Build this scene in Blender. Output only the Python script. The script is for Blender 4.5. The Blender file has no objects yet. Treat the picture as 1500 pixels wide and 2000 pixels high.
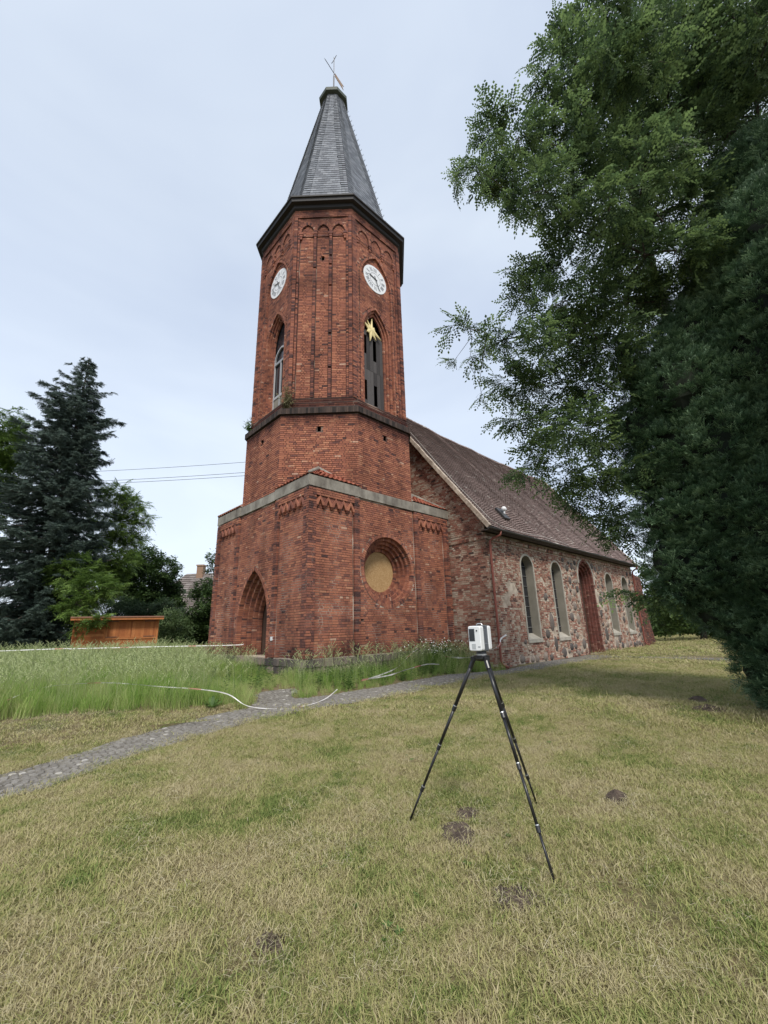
import bpy, math, random
import numpy as np
from mathutils import Vector, Matrix
from mathutils.geometry import tessellate_polygon
from math import sin, cos, pi, sqrt, radians, hypot
SC = bpy.context.scene
COL = SC.collection
rnd = random.Random(7)
nr = np.random.default_rng(7)

# ------------------------------------------------------------------ camera, sky, sun, exposure
cam = bpy.data.cameras.new('camera')
camo = bpy.data.objects.new('camera', cam)
COL.objects.link(camo)
CR = Vector((0.72321358, -0.69012559, -0.0262447)); CU = Vector((-0.1684806, -0.21315668, 0.96238169)); CF = Vector((0.66975847, 0.69158578, 0.27043058))
CAM = Vector((-7.64725, -11.5759, 1.6834))
M4 = Matrix((CR, CU, -CF)).transposed().to_4x4()
M4.translation = CAM
camo.matrix_world = M4
cam.sensor_fit = 'HORIZONTAL'; cam.sensor_width = 36.0; cam.lens = 808.58 / 1500 * 36
cam.clip_start = 0.05; cam.clip_end = 3000
SC.camera = camo
SC.view_settings.view_transform = 'Standard'
SC.view_settings.look = 'None'
SC.view_settings.gamma = 1
SC.view_settings.use_curve_mapping = False
SC.view_settings.exposure = 1.1
SUN_AZ = math.atan2(-0.55, -0.83)      # sin is x, cos is y
SUN_EL = radians(52)
world = bpy.data.worlds.new("World"); SC.world = world; world.use_nodes = True
nt = world.node_tree; nt.nodes.clear()
wo = nt.nodes.new('ShaderNodeOutputWorld'); bg = nt.nodes.new('ShaderNodeBackground')
sky = nt.nodes.new('ShaderNodeTexSky'); sky.sky_type = 'NISHITA'; sky.sun_disc = False
sky.sun_elevation = SUN_EL; sky.sun_rotation = SUN_AZ; sky.air_density = 1.2; sky.dust_density = 3.0
tc = nt.nodes.new('ShaderNodeTexCoord'); mp = nt.nodes.new('ShaderNodeMapping'); mp.inputs['Scale'].default_value = (1, 1, 2.6)
nz = nt.nodes.new('ShaderNodeTexNoise'); nz.inputs['Scale'].default_value = 1.5; nz.inputs['Detail'].default_value = 4; nz.inputs['Roughness'].default_value = 0.5; nz.inputs['Distortion'].default_value = .35
cr = nt.nodes.new('ShaderNodeValToRGB')
cr.color_ramp.elements[0].position = 0.32; cr.color_ramp.elements[0].color = (3.2, 3.65, 4.45, 1)
cr.color_ramp.elements[1].position = 0.68; cr.color_ramp.elements[1].color = (4.05, 4.5, 5.1, 1)
mx = nt.nodes.new('ShaderNodeMixRGB'); mx.inputs['Fac'].default_value = 0.86
sep = nt.nodes.new('ShaderNodeSeparateXYZ'); mr = nt.nodes.new('ShaderNodeMapRange')
mr.inputs['From Min'].default_value = 0.0; mr.inputs['From Max'].default_value = 0.75; mr.inputs['To Min'].default_value = 1.16; mr.inputs['To Max'].default_value = 0.93
ml = nt.nodes.new('ShaderNodeMixRGB'); ml.blend_type = 'MULTIPLY'; ml.inputs['Fac'].default_value = 1
L = nt.links.new
L(tc.outputs['Generated'], mp.inputs[0]); L(mp.outputs[0], nz.inputs['Vector']); L(nz.outputs['Fac'], cr.inputs[0])
L(tc.outputs['Generated'], sep.inputs[0]); L(sep.outputs['Z'], mr.inputs['Value'])
L(cr.outputs[0], ml.inputs[1]); L(mr.outputs[0], ml.inputs[2])
L(sky.outputs[0], mx.inputs[1]); L(ml.outputs[0], mx.inputs[2]); L(mx.outputs[0], bg.inputs['Color']); L(bg.outputs[0], wo.inputs[0])
bg.inputs['Strength'].default_value = 0.1
sd = bpy.data.lights.new('sun', 'SUN'); sd.energy = 1.5; sd.angle = radians(12); sd.color = (1, .95, .87)
so = bpy.data.objects.new('sun', sd); COL.objects.link(so)
sv = Vector((sin(SUN_AZ) * cos(SUN_EL), cos(SUN_AZ) * cos(SUN_EL), sin(SUN_EL)))
so.rotation_euler = sv.to_track_quat('Z', 'Y').to_euler()
SC.cycles.max_bounces = 5; SC.cycles.transparent_max_bounces = 6

# ------------------------------------------------------------------ helpers
def mat(name, stops=((0, (.5, .5, .5)),), rough=.85, drive='rnd', noise=0, nscale=6.0, stain=0, sscale=.7, bump=0, bscale=60, metal=0, trans=0, spec=.35, stain_col=(.35, .32, .32), zdark=None):
    """stops: colour ramp driven by the 'rnd' attribute of each piece, by the object, or by noise"""
    m = bpy.data.materials.new(name); m.use_nodes = True
    n = m.node_tree.nodes; l = m.node_tree.links.new
    b = n['Principled BSDF']; b.inputs['Roughness'].default_value = rough; b.inputs['Metallic'].default_value = metal
    b.inputs['Specular IOR Level'].default_value = spec
    col = None
    tcn = n.new('ShaderNodeNewGeometry')
    if len(stops) > 1:
        r = n.new('ShaderNodeValToRGB')
        e = r.color_ramp.elements
        e[0].position, e[0].color = stops[0][0], (*stops[0][1], 1)
        e[1].position, e[1].color = stops[-1][0], (*stops[-1][1], 1)
        for p_, c_ in stops[1:-1]:
            k = e.new(p_); k.color = (*c_, 1)
        if drive == 'rnd':
            a = n.new('ShaderNodeAttribute'); a.attribute_name = 'rnd'; src = a.outputs['Fac']
        elif drive == 'obj':
            a = n.new('ShaderNodeObjectInfo'); src = a.outputs['Random']
        else:
            a = n.new('ShaderNodeTexNoise'); a.inputs['Scale'].default_value = nscale; a.inputs['Detail'].default_value = 5; l(tcn.outputs['Position'], a.inputs['Vector']); src = a.outputs['Fac']
        if noise and drive != 'noise':
            t = n.new('ShaderNodeTexNoise'); t.inputs['Scale'].default_value = nscale; t.inputs['Detail'].default_value = 5
            l(tcn.outputs['Position'], t.inputs['Vector'])
            s1 = n.new('ShaderNodeMath'); s1.operation = 'SUBTRACT'; s1.inputs[1].default_value = .5; l(t.outputs['Fac'], s1.inputs[0])
            s2 = n.new('ShaderNodeMath'); s2.operation = 'MULTIPLY_ADD'; s2.inputs[1].default_value = noise; l(s1.outputs[0], s2.inputs[0]); l(src, s2.inputs[2]); src = s2.outputs[0]
        l(src, r.inputs[0]); col = r.outputs[0]
    else:
        b.inputs['Base Color'].default_value = (*stops[0][1], 1)
        r = n.new('ShaderNodeRGB'); r.outputs[0].default_value = (*stops[0][1], 1); col = r.outputs[0]
    if stain:
        t = n.new('ShaderNodeTexNoise'); t.inputs['Scale'].default_value = sscale; t.inputs['Detail'].default_value = 6; t.inputs['Roughness'].default_value = .65
        mpn = n.new('ShaderNodeMapping'); mpn.inputs['Scale'].default_value = (1.3, 1.3, .45)
        l(tcn.outputs['Position'], mpn.inputs[0]); l(mpn.outputs[0], t.inputs['Vector'])
        rr = n.new('ShaderNodeMapRange'); rr.inputs['From Min'].default_value = .45; rr.inputs['From Max'].default_value = .72; rr.inputs['To Max'].default_value = stain
        l(t.outputs['Fac'], rr.inputs['Value'])
        fac = rr.outputs[0]
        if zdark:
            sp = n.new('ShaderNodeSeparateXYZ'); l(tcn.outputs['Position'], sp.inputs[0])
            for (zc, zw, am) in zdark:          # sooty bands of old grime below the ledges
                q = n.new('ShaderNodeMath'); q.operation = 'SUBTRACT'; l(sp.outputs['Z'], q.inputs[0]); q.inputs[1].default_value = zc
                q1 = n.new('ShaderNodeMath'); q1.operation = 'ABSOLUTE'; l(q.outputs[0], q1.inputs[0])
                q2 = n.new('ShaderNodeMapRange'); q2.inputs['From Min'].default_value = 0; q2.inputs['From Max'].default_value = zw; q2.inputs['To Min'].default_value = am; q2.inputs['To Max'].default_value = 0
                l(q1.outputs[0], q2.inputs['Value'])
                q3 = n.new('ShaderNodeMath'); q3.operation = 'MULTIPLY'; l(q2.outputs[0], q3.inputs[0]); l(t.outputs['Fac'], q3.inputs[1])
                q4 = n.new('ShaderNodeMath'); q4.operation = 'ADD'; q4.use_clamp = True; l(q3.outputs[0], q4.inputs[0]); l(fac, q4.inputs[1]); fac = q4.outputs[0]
        mm = n.new('ShaderNodeMixRGB'); mm.blend_type = 'MULTIPLY'; l(fac, mm.inputs[0]); l(col, mm.inputs[1]); mm.inputs[2].default_value = (*stain_col, 1); col = mm.outputs[0]
    l(col, b.inputs['Base Color'])
    if bump:
        t = n.new('ShaderNodeTexNoise'); t.inputs['Scale'].default_value = bscale; t.inputs['Detail'].default_value = 4
        l(tcn.outputs['Position'], t.inputs['Vector'])
        bn = n.new('ShaderNodeBump'); bn.inputs['Strength'].default_value = bump; bn.inputs['Distance'].default_value = .01
        l(t.outputs['Fac'], bn.inputs['Height']); l(bn.outputs[0], b.inputs['Normal'])
    if trans:
        out = n['Material Output']; tr = n.new('ShaderNodeBsdfTranslucent'); ms = n.new('ShaderNodeMixShader'); ms.inputs[0].default_value = trans
        l(col, tr.inputs[0]); l(b.outputs[0], ms.inputs[1]); l(tr.outputs[0], ms.inputs[2]); l(ms.outputs[0], out.inputs[0])
    return m

class MB:
    """collects faces and links them as ONE mesh object; r = per-piece random attribute"""
    def __init__(s): s.v = []; s.f = []; s.r = []
    def add(s, vs, fs, r=None):
        k = len(s.v); s.v.extend([tuple(a) for a in vs]); s.f.extend([tuple(i + k for i in f) for f in fs])
        s.r.extend([rnd.random() if r is None else r] * 0 or [r if r is not None else s._r()] * len(vs))
    def _r(s): return rnd.random()
    def hexa(s, P, r=None, back=True):
        # P: 8 points, 0-3 front loop, 4-7 back loop
        r = rnd.random() if r is None else r
        f = [(0, 1, 2, 3), (0, 4, 5, 1), (1, 5, 6, 2), (2, 6, 7, 3), (3, 7, 4, 0)]
        if back: f.append((7, 6, 5, 4))
        s.add(P, f, r)
    def box(s, c, d, r=None, rz=0):
        x, y, z = d[0] / 2, d[1] / 2, d[2] / 2; P = []
        for yy in (-y, y):
            for (a, b) in ((-x, -z), (x, -z), (x, z), (-x, z)):
                P.append((c[0] + a * cos(rz) - yy * sin(rz), c[1] + a * sin(rz) + yy * cos(rz), c[2] + b))
        s.hexa(P, r)
    def tube(s, pts, rads, n=8, cap=True, r=None):
        r = rnd.random() if r is None else r
        pts = [Vector(q) for q in pts]; V = []; F = []
        up = None
        for i, q in enumerate(pts):
            t = (pts[min(i + 1, len(pts) - 1)] - pts[max(i - 1, 0)])
            if t.length < 1e-9: t = Vector((0, 0, 1))
            t.normalize()
            a = t.cross(Vector((0, 0, 1)) if abs(t.z) < .9 else Vector((1, 0, 0))).normalized() if up is None else (up - t * up.dot(t)).normalized()
            up = a; b = t.cross(a)
            rr = rads[i] if hasattr(rads, '__len__') else rads
            for k in range(n):
                an = 2 * pi * k / n; V.append(q + (a * cos(an) + b * sin(an)) * rr)
        for i in range(len(pts) - 1):
            for k in range(n):
                F.append((i * n + k, i * n + (k + 1) % n, (i + 1) * n + (k + 1) % n, (i + 1) * n + k))
        if cap: F.append(tuple(range(n))[::-1]); F.append(tuple((len(pts) - 1) * n + k for k in range(n)))
        s.add(V, F, r)
    def build(s, name, m, parent=None, smooth=False, kind=None, label=None):
        me = bpy.data.meshes.new(name)
        me.from_pydata(s.v, [], s.f)
        a = me.attributes.new('rnd', 'FLOAT', 'POINT'); a.data.foreach_set('value', np.array(s.r, dtype=np.float32))
        if m: me.materials.append(m)
        if smooth: me.polygons.foreach_set('use_smooth', np.ones(len(me.polygons), bool))
        me.update()
        return link(name, me, parent, kind, label)

def link(name, me, parent=None, kind=None, label=None):
    o = bpy.data.objects.new(name, me); COL.objects.link(o)
    if parent is not None: o.parent = parent
    if kind: o['kind'] = kind
    if label: o['label'] = label
    return o
def tag(o, label, cat, group=None):
    o['label'] = label; o['category'] = cat
    if group: o['group'] = group
    return o
def empty(name, loc=(0, 0, 0), rz=0, label=None, cat=None, group=None):
    o = bpy.data.objects.new(name, None); COL.objects.link(o); o.location = loc; o.rotation_euler = (0, 0, rz); o.empty_display_size = .2
    if label: tag(o, label, cat, group)
    return o
# parts are built in world coordinates: parents of such things sit at the origin of their local frame
def world_empty(name, base, label, cat, group=None):
    o = empty(name, base, 0, label, cat, group); o['_b'] = 1; del o['_b']
    return o
class Thing:
    """an Empty at the base of a thing; parts given in world coordinates are moved into its frame"""
    def __init__(s, name, base, label, cat, group=None):
        s.e = empty(name, base, 0, label, cat, group); s.b = Vector(base)
    def put(s, o):
        o.parent = s.e
        o.location = Vector(o.location) - s.b
        return o
def fix_sub(o, part):   # sub-part already in world coordinates under a part that carries its own offset
    o.parent = part; o.location = (0, 0, 0); return o

GNC = {}
def scatter(name, pts, rots, scl, protos, parent=None, kind='stuff', label=None):
    """one object: a point mesh that instances the small meshes in protos"""
    me = bpy.data.meshes.new(name)
    pts = np.asarray(pts, dtype=np.float32); n = len(pts)
    me.vertices.add(n); me.vertices.foreach_set('co', pts.ravel())
    a = me.attributes.new('rot', 'FLOAT_VECTOR', 'POINT'); a.data.foreach_set('vector', np.asarray(rots, dtype=np.float32).ravel())
    a = me.attributes.new('scl', 'FLOAT', 'POINT'); a.data.foreach_set('value', np.asarray(scl, dtype=np.float32))
    a = me.attributes.new('idx', 'INT', 'POINT'); a.data.foreach_set('value', nr.integers(0, len(protos), n).astype(np.int32))
    o = link(name, me, parent, kind, label)
    key = tuple(p_.name for p_ in protos)
    if key not in GNC:
        c = bpy.data.collections.new('leaf_shapes')
        for p_ in protos: c.objects.link(p_)
        g = bpy.data.node_groups.new('scatter', 'GeometryNodeTree')
        g.interface.new_socket('Geometry', in_out='INPUT', socket_type='NodeSocketGeometry'); g.interface.new_socket('Geometry', in_out='OUTPUT', socket_type='NodeSocketGeometry')
        gi = g.nodes.new('NodeGroupInput'); go = g.nodes.new('NodeGroupOutput'); ip = g.nodes.new('GeometryNodeInstanceOnPoints')
        ci = g.nodes.new('GeometryNodeCollectionInfo'); ci.inputs[0].default_value = c; ci.inputs['Separate Children'].default_value = True; ci.inputs['Reset Children'].default_value = True
        def att(nm, ty):
            q = g.nodes.new('GeometryNodeInputNamedAttribute'); q.data_type = ty; q.inputs['Name'].default_value = nm; return q.outputs['Attribute']
        e = g.nodes.new('FunctionNodeEulerToRotation')
        k = g.links.new
        k(gi.outputs[0], ip.inputs['Points']); k(ci.outputs[0], ip.inputs['Instance']); ip.inputs['Pick Instance'].default_value = True
        k(att('idx', 'INT'), ip.inputs['Instance Index']); k(att('rot', 'FLOAT_VECTOR'), e.inputs[0]); k(e.outputs[0], ip.inputs['Rotation']); k(att('scl', 'FLOAT'), ip.inputs['Scale'])
        k(ip.outputs[0], go.inputs[0]); GNC[key] = g
    md = o.modifiers.new('scatter', 'NODES'); md.node_group = GNC[key]
    return o
def proto(name, mb, m):
    me = bpy.data.meshes.new(name); me.from_pydata(mb.v, [], mb.f)
    a = me.attributes.new('rnd', 'FLOAT', 'POINT'); a.data.foreach_set('value', np.array(mb.r, dtype=np.float32))
    me.materials.append(m); me.update()
    return bpy.data.objects.new(name, me)

def sm(a, b, x):
    t = min(1, max(0, (x - a) / (b - a))); return t * t * (3 - 2 * t)
def ground_h(x, y):
    h = 0.0
    # the strip round the tower and the meadow beyond the path lie a little higher
    if x < 9: h += .22 * sm(-1.75, -.5, y) * (1 - sm(7, 8.6, x)) if x > -1.2 else .22 * sm(-2.2 - .25 * max(0, -x - 3), -.4, y)
    if x < 7: h += .022 * max(0, y - 1) * (1 if y < 30 else 30 / y)
    h += .02 * sin(x * .9 + 1) * sin(y * .7)
    return h
LOCUST=[(1.19,-10.67,16.64,0.72),(1.93,-11.42,16.75,0.98),(2.04,-12.18,15.64,0.97),(2.3,-12.91,14.65,1.03),(2.24,-13.27,13.48,0.96),(-0.27,-10.04,14.6,0.38),(0.17,-10.2,14.17,0.59),(-0.06,-10.85,12.92,0.69),(0.56,-11.44,12.91,0.8),(3.81,-12.25,16.09,1.1),(3.74,-12.93,14.65,1.13),(-0.61,-9.79,13.38,0.41),(0.49,-10.04,13.22,0.69),(2.49,-10.55,14.74,0.96),(3.18,-11.4,14.48,1.07),(3.9,-12.22,14.28,1.06),(3.42,-12.86,12.76,0.94),(-0.75,-8.69,13.4,0.31),(-0.47,-8.27,13.4,0.43),(-1.14,-9.19,11.47,0.45),(0.26,-9.28,13.01,0.57),(0.12,-9.76,11.84,0.64),(2.2,-10.01,13.18,0.88),(0.88,-10.91,10.9,0.8),(3.15,-11.54,12.82,0.89),(-0.55,-7.32,13.02,0.29),(-1.4,-8.24,11.29,0.34),(0.11,-7.85,12.98,0.51),(0.51,-8.27,12.84,0.67),(-0.67,-9.35,10.32,0.59),(1.36,-9.38,11.99,0.77),(0.35,-10.21,9.83,0.74),(2.28,-10.67,11.06,0.85),(2.69,-11.29,10.99,0.71),(-0.72,-8.7,10.55,0.31),(0.63,-9.42,10.22,0.51),(2.49,-9.65,10.83,0.76),(1.88,-10.42,9.6,0.69),(1.97,-11.02,9.31,0.66),(0.82,-8.2,10.21,0.41),(0.8,-8.92,9.71,0.55),(1.08,-7.86,9.68,0.39),(0.39,-8.8,8.39,0.56),(1.12,-9.34,8.75,0.69),(2.98,-9.65,9.55,0.79),(2.83,-10.37,8.96,0.73),(-0.61,-6.89,8.55,0.21),(-0.85,-7.44,7.98,0.23),(-1.02,-7.91,7.44,0.21),(1.25,-7.23,8.95,0.41),(-0.08,-8.56,7.49,0.49),(2.23,-8.4,8.65,0.77),(1.69,-9.3,7.71,0.7),(0.36,-6.1,8.42,0.2),(-0.43,-7.11,7.64,0.21),(0.91,-6.79,8.67,0.24),(0.63,-7.59,7.78,0.37),(-0.43,-7.3,6.61,0.2),(0.89,-7.05,7.53,0.28),(1.25,-7.61,7.41,0.57),(1.94,-8.19,7.28,0.76),(1.93,-8.87,6.95,0.6),(0.12,-7.67,6.01,0.38),(1.62,-7.69,6.39,0.6),(0.84,-8.65,5.62,0.63),(2.8,-8.55,6.17,0.64),(3.31,-9.18,5.96,0.63),(1.02,-7.73,5.42,0.4),(1.78,-6.85,5.36,0.26),(0.6,-7.82,4.94,0.27),(1.63,-8.12,5.05,0.54),(3.18,-8.13,5.16,0.65),(2.47,-8.91,4.9,0.59),(2.77,-7.81,4.54,0.41),(3.03,-8.26,4.09,0.5),(4.41,-8.46,4.34,0.57),(4.27,-7.9,3.73,0.3),(3.96,-8.6,3.71,0.36)]
LOWTWIG=[(2.54,-8.59,2.31,0.13),(2.59,-8.8,2.25,0.14),(2.9,-8.94,2.25,0.18),(3.13,-9.08,2.16,0.18),(3.16,-9.28,2.24,0.22)]
YEW=[(3.35,-12.27,11.4,0.56),(3.24,-11.86,10.93,0.33),(3.27,-12.71,11.17,0.79),(3.21,-13.1,9.99,1.05),(3.38,-11.99,10.47,0.66),(2.9,-12.38,9.43,0.85),(3.15,-11.48,9.38,0.56),(3.38,-11.7,8.8,0.8),(2.96,-12.28,7.86,0.97),(3.09,-11.32,9.88,0.26),(3.11,-11.24,9.18,0.4),(3.02,-10.72,8.57,0.24),(2.89,-10.72,7.92,0.49),(3.27,-11.16,7.85,0.71),(2.59,-10.27,7.48,0.42),(2.16,-9.56,7.69,0.26),(2.28,-9.61,7.26,0.33),(2.67,-9.74,6.85,0.5),(2.73,-9.47,5.99,0.5),(2.75,-10.36,6.59,0.77),(3.15,-10.94,6.61,0.78),(3.24,-11.69,6.64,1.0),(2.85,-9.42,4.91,0.49),(3.07,-10.06,5.32,0.77),(3.17,-10.85,5.31,0.97),(3.39,-11.55,5.24,1.04),(3.0,-9.49,3.83,0.5),(3.2,-9.96,3.94,0.73),(3.29,-10.72,3.9,0.95),(3.16,-11.37,3.62,0.98),(2.98,-9.43,2.93,0.46),(3.32,-9.95,2.78,0.72),(3.5,-10.6,2.61,0.88),(3.44,-11.2,2.39,0.97),(3.11,-9.55,2.38,0.39),(3.38,-9.91,1.88,0.4),(3.51,-10.3,1.62,0.49),(3.53,-10.78,1.46,0.67),(3.43,-10.42,0.76,0.37),(3.38,-10.67,0.37,0.38),(3.24,-11.12,0.85,0.73),(3.32,-11.0,-0.26,0.62)]
LEFTLOCUST=[(-8.59,27.55,16.65,1.36),(-7.62,26.66,14.78,1.34),(-9.32,28.62,15.37,2.25),(-8.12,28.34,13.18,1.69),(-8.84,27.9,10.96,2.15),(-8.31,25.2,16.81,0.5)]
MIDLOCUST=[(-1.41,24.3,12.03,1.1),(-0.44,23.68,11.37,0.94),(0.39,23.32,10.21,0.55),(-1.18,24.92,9.67,1.49),(-0.14,24.43,8.72,0.94),(-1.74,24.04,7.13,1.41),(-0.72,23.44,6.77,0.97),(-1.12,23.79,5.66,0.96),(-2.98,18.16,4.38,1.09),(-2.43,16.97,4.3,0.53),(-3.7,17.34,3.43,0.8),(-2.93,16.38,2.7,0.45),(-3.28,16.74,2.25,0.36),(-2.75,15.69,2.38,0.3),(-3.9,19.67,5.39,1.24)]
CHESTNUT=[(3.14,32.4,8.64,1.47),(2.59,35.26,8.06,1.32),(4.44,31.07,7.6,1.36),(3.62,35.04,6.58,2.03),(4.7,32.76,5.69,1.78),(6.06,32.29,5.96,0.8),(2.48,35.19,5.31,1.74),(4.06,33.12,4.25,1.95),(1.69,35.12,6.98,1.29),(5.38,30.73,4.15,1.15)]
ELDER=[(3.16,23.85,2.97,0.79),(4.07,24.68,2.21,0.98),(3.36,25.35,1.84,0.98),(4.76,25.28,1.2,0.92),(3.62,24.09,1.06,0.79)]
SHRUB=[(0.97,31.34,4.11,0.98),(1.96,30.33,3.77,1.07),(3.01,29.68,3.62,0.98),(3.81,29.8,2.31,1.35),(3.74,28.7,3.79,0.8),(2.5,30.41,2.78,1.34),(1.33,31.32,2.81,1.34),(5.47,28.51,0.66,0.63),(3.81,27.68,4.17,0.7),(5.12,27.62,3.32,0.8),(6.13,27.25,2.65,0.81),(4.42,27.68,2.26,1.14)]
RIGHTTREE=[(7.28,26.27,8.38,0.52),(6.99,26.26,7.33,0.37),(7.04,27.45,5.69,0.84),(7.2,25.48,5.44,0.9),(6.08,27.14,5.08,0.55),(7.28,25.91,3.92,1.17),(6.44,26.27,3.49,0.98),(6.41,26.71,2.21,1.07),(7.57,26.26,2.18,1.17),(7.61,28.43,1.09,1.12),(7.89,26.22,0.87,1.08),(6.8,28.7,1.12,0.83)]
DARKHEDGE=[(-6.34,28.07,2.45,1.27),(-5.18,26.53,2.17,1.18),(-3.85,25.72,1.85,0.91),(-7.44,30.15,3.04,1.82),(-8.04,30.62,2.01,1.79),(-2.91,25.99,1.48,0.58)]
EASTTREE=[(34.39,-1.8,5.0,1.15),(34.44,-2.11,3.03,1.48),(36.62,-2.57,1.96,1.51),(40.16,-3.35,1.61,1.58),(32.6,-1.87,5.87,0.69),(40.54,-4.75,1.43,1.55),(34.48,-1.6,1.28,0.95),(38.86,-6.47,2.02,1.72),(35.95,-3.6,3.83,1.31),(36.27,-5.04,3.31,1.28),(44.44,-7.74,2.44,2.33)]
# ------------------------------------------------------------------ materials
BR = [(0, (.08, .042, .04)), (.14, (.18, .075, .06)), (.4, (.31, .118, .076)), (.72, (.41, .165, .098)), (.93, (.47, .225, .135)), (1, (.52, .33, .24))]
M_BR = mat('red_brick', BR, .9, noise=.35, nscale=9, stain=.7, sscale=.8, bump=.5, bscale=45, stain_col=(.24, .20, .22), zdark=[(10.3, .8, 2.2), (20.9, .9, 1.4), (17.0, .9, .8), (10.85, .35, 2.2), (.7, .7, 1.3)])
M_MORTB = mat('base_mortar', [(.38, (.10, .06, .05)), (.50, (.20, .13, .10)), (.60, (.50, .42, .35))], .95, drive='noise', nscale=1.1, bump=.6, bscale=90)
M_BR2 = mat('dark_sooty_brick', [(0, (.02, .017, .016)), (1, (.085, .06, .05))], .95, noise=.5, bump=.6)
M_MORT = mat('tower_mortar', [(.38, (.055, .033, .03)), (.56, (.09, .055, .045)), (.70, (.40, .30, .24))], .95, drive='noise', nscale=.8, bump=.6, bscale=90)
M_NBR = mat('old_nave_brick', [(0, (.08, .055, .048)), (.18, (.19, .09, .068)), (.38, (.34, .155, .11)), (.54, (.40, .25, .185)), (.67, (.46, .36, .28)), (1, (.54, .47, .385))], .93, noise=.9, nscale=1.6, stain=.8, sscale=.9, bump=.9, bscale=35, stain_col=(.5, .45, .42), zdark=[(5.5, .9, .7)])
M_NMORT = mat('lime_mortar', [(.35, (.34, .27, .21)), (.6, (.54, .46, .37))], .96, drive='noise', nscale=3.5, stain=.6, sscale=1.1, bump=1.0, bscale=40, zdark=[(5.5, .9, .7)])
M_STONE = mat('field_stone', [(0, (.065, .058, .055)), (.5, (.13, .108, .095)), (1, (.27, .22, .18))], .85, noise=.5, nscale=9, bump=.8, bscale=30)
M_CONC = mat('cement_render', [(.3, (.21, .19, .16)), (.7, (.36, .335, .285))], .95, drive='noise', nscale=2.2, stain=.8, sscale=1.8, bump=.4)
M_FRAME = mat('pale_window_plaster', [(.3, (.30, .28, .235)), (.7, (.40, .37, .315))], .9, drive='noise', nscale=3)
M_REV = mat('grey_window_reveal', [(.3, (.20, .185, .15)), (.7, (.26, .24, .20))], .9, drive='noise', nscale=2)
M_OSB = mat('chipboard', [(.3, (.33, .195, .085)), (.5, (.41, .26, .12)), (.7, (.48, .33, .165))], .8, drive='noise', nscale=24, bump=.5, bscale=70)
M_WOOD = mat('grey_weathered_wood', [(0, (.04, .036, .036)), (1, (.10, .092, .09))], .9, noise=.6, nscale=20, bump=.5)
M_DARKW = mat('black_stained_timber', [(0, (.014, .013, .014)), (1, (.03, .028, .028))], .6, noise=.4)
M_DOOR = mat('brown_door_wood', [(0, (.045, .026, .018)), (1, (.085, .05, .035))], .7, noise=.5, nscale=15)
M_SLATE = mat('grey_slate', [(0, (.11, .12, .14)), (.5, (.16, .175, .20)), (1, (.235, .25, .275))], .5, noise=.4, nscale=4, bump=.2, stain=.3)
M_SLATEB = mat('dark_slate_underlay', [(0, (.03, .033, .04)), (1, (.04, .04, .045))], .8)
M_TILE = mat('brown_roof_tile', [(0, (.22, .16, .142)), (.6, (.275, .203, .183)), (.97, (.33, .25, .225)), (1, (.5, .45, .4))], .85, noise=.3, nscale=3, bump=.4, stain=.4, sscale=.8)
M_TILER = mat('red_roof_tile', [(0, (.26, .075, .045)), (1, (.40, .14, .085))], .8, noise=.4, stain=.4)
M_TILEU = mat('roof_underlay', [(0, (.018, .014, .013)), (1, (.03, .024, .022))], .9)
M_GLASS = mat('dark_glass', [(0, (.012, .014, .018)), (1, (.03, .033, .04))], .15, spec=.6)
M_WHITEP = mat('worn_white_paint', [(0, (.30, .31, .33)), (1, (.45, .45, .46))], .7, noise=.5)
M_DIAL = mat('white_enamel', [(0, (.74, .75, .76)), (1, (.8, .8, .8))], .4)
M_INK = mat('dark_grey_paint', [(0, (.07, .08, .10)), (1, (.09, .10, .12))], .5)
M_STAR = mat('cream_gold_star', [(0, (.74, .62, .30)), (1, (.78, .66, .34))], .5)
M_COPPER = mat('red_brown_pipe', [(0, (.20, .062, .047)), (1, (.26, .085, .06))], .45)
M_GUT = mat('dark_gutter', [(0, (.03, .03, .03)), (1, (.06, .055, .05))], .5)
M_METAL = mat('grey_metal', [(0, (.25, .26, .27)), (1, (.4, .4, .4))], .4, metal=.6)
M_IRON = mat('dark_iron', [(0, (.05, .05, .055)), (1, (.08, .075, .07))], .5, metal=.4)
M_BLACK = mat('black_carbon', [(0, (.012, .012, .014)), (1, (.018, .018, .02))], .32, spec=.5)
M_SILV = mat('silver_ring', [(0, (.5, .5, .5)), (1, (.6, .6, .6))], .3, metal=.8)
M_SCW = mat('white_plastic', [(0, (.72, .73, .74)), (1, (.76, .77, .77))], .45)
M_SCG = mat('grey_plastic', [(0, (.09, .10, .115)), (1, (.12, .13, .145))], .45)
M_LG = mat('light_grey_plastic', [(0, (.42, .44, .45)), (1, (.46, .48, .49))], .5)
M_HUT = mat('orange_stained_wood', [(0, (.30, .095, .03)), (.6, (.40, .145, .045)), (1, (.48, .19, .07))], .75, noise=.5, nscale=14, stain=.4, sscale=5)
M_BARK = mat('tree_bark', [(.3, (.045, .035, .028)), (.7, (.11, .09, .07))], .95, drive='noise', nscale=9, bump=.8, bscale=25)
M_DIRT = mat('mole_soil', [(.3, (.045, .033, .026)), (.7, (.12, .09, .07))], .97, drive='noise', nscale=14, bump=1, bscale=50)
M_TAPEW = mat('white_plastic_tape', [(0, (.72, .70, .68)), (1, (.8, .78, .76))], .4, trans=.2)
M_TAPER = mat('red_plastic_tape', [(0, (.6, .25, .2)), (1, (.65, .35, .3))], .4, trans=.2)
M_WIRE = mat('cable_grey', [(0, (.06, .065, .07)), (1, (.08, .08, .085))], .5)
M_WIREP = mat('pale_cable', [(0, (.35, .33, .3)), (1, (.42, .4, .37))], .5)
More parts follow.
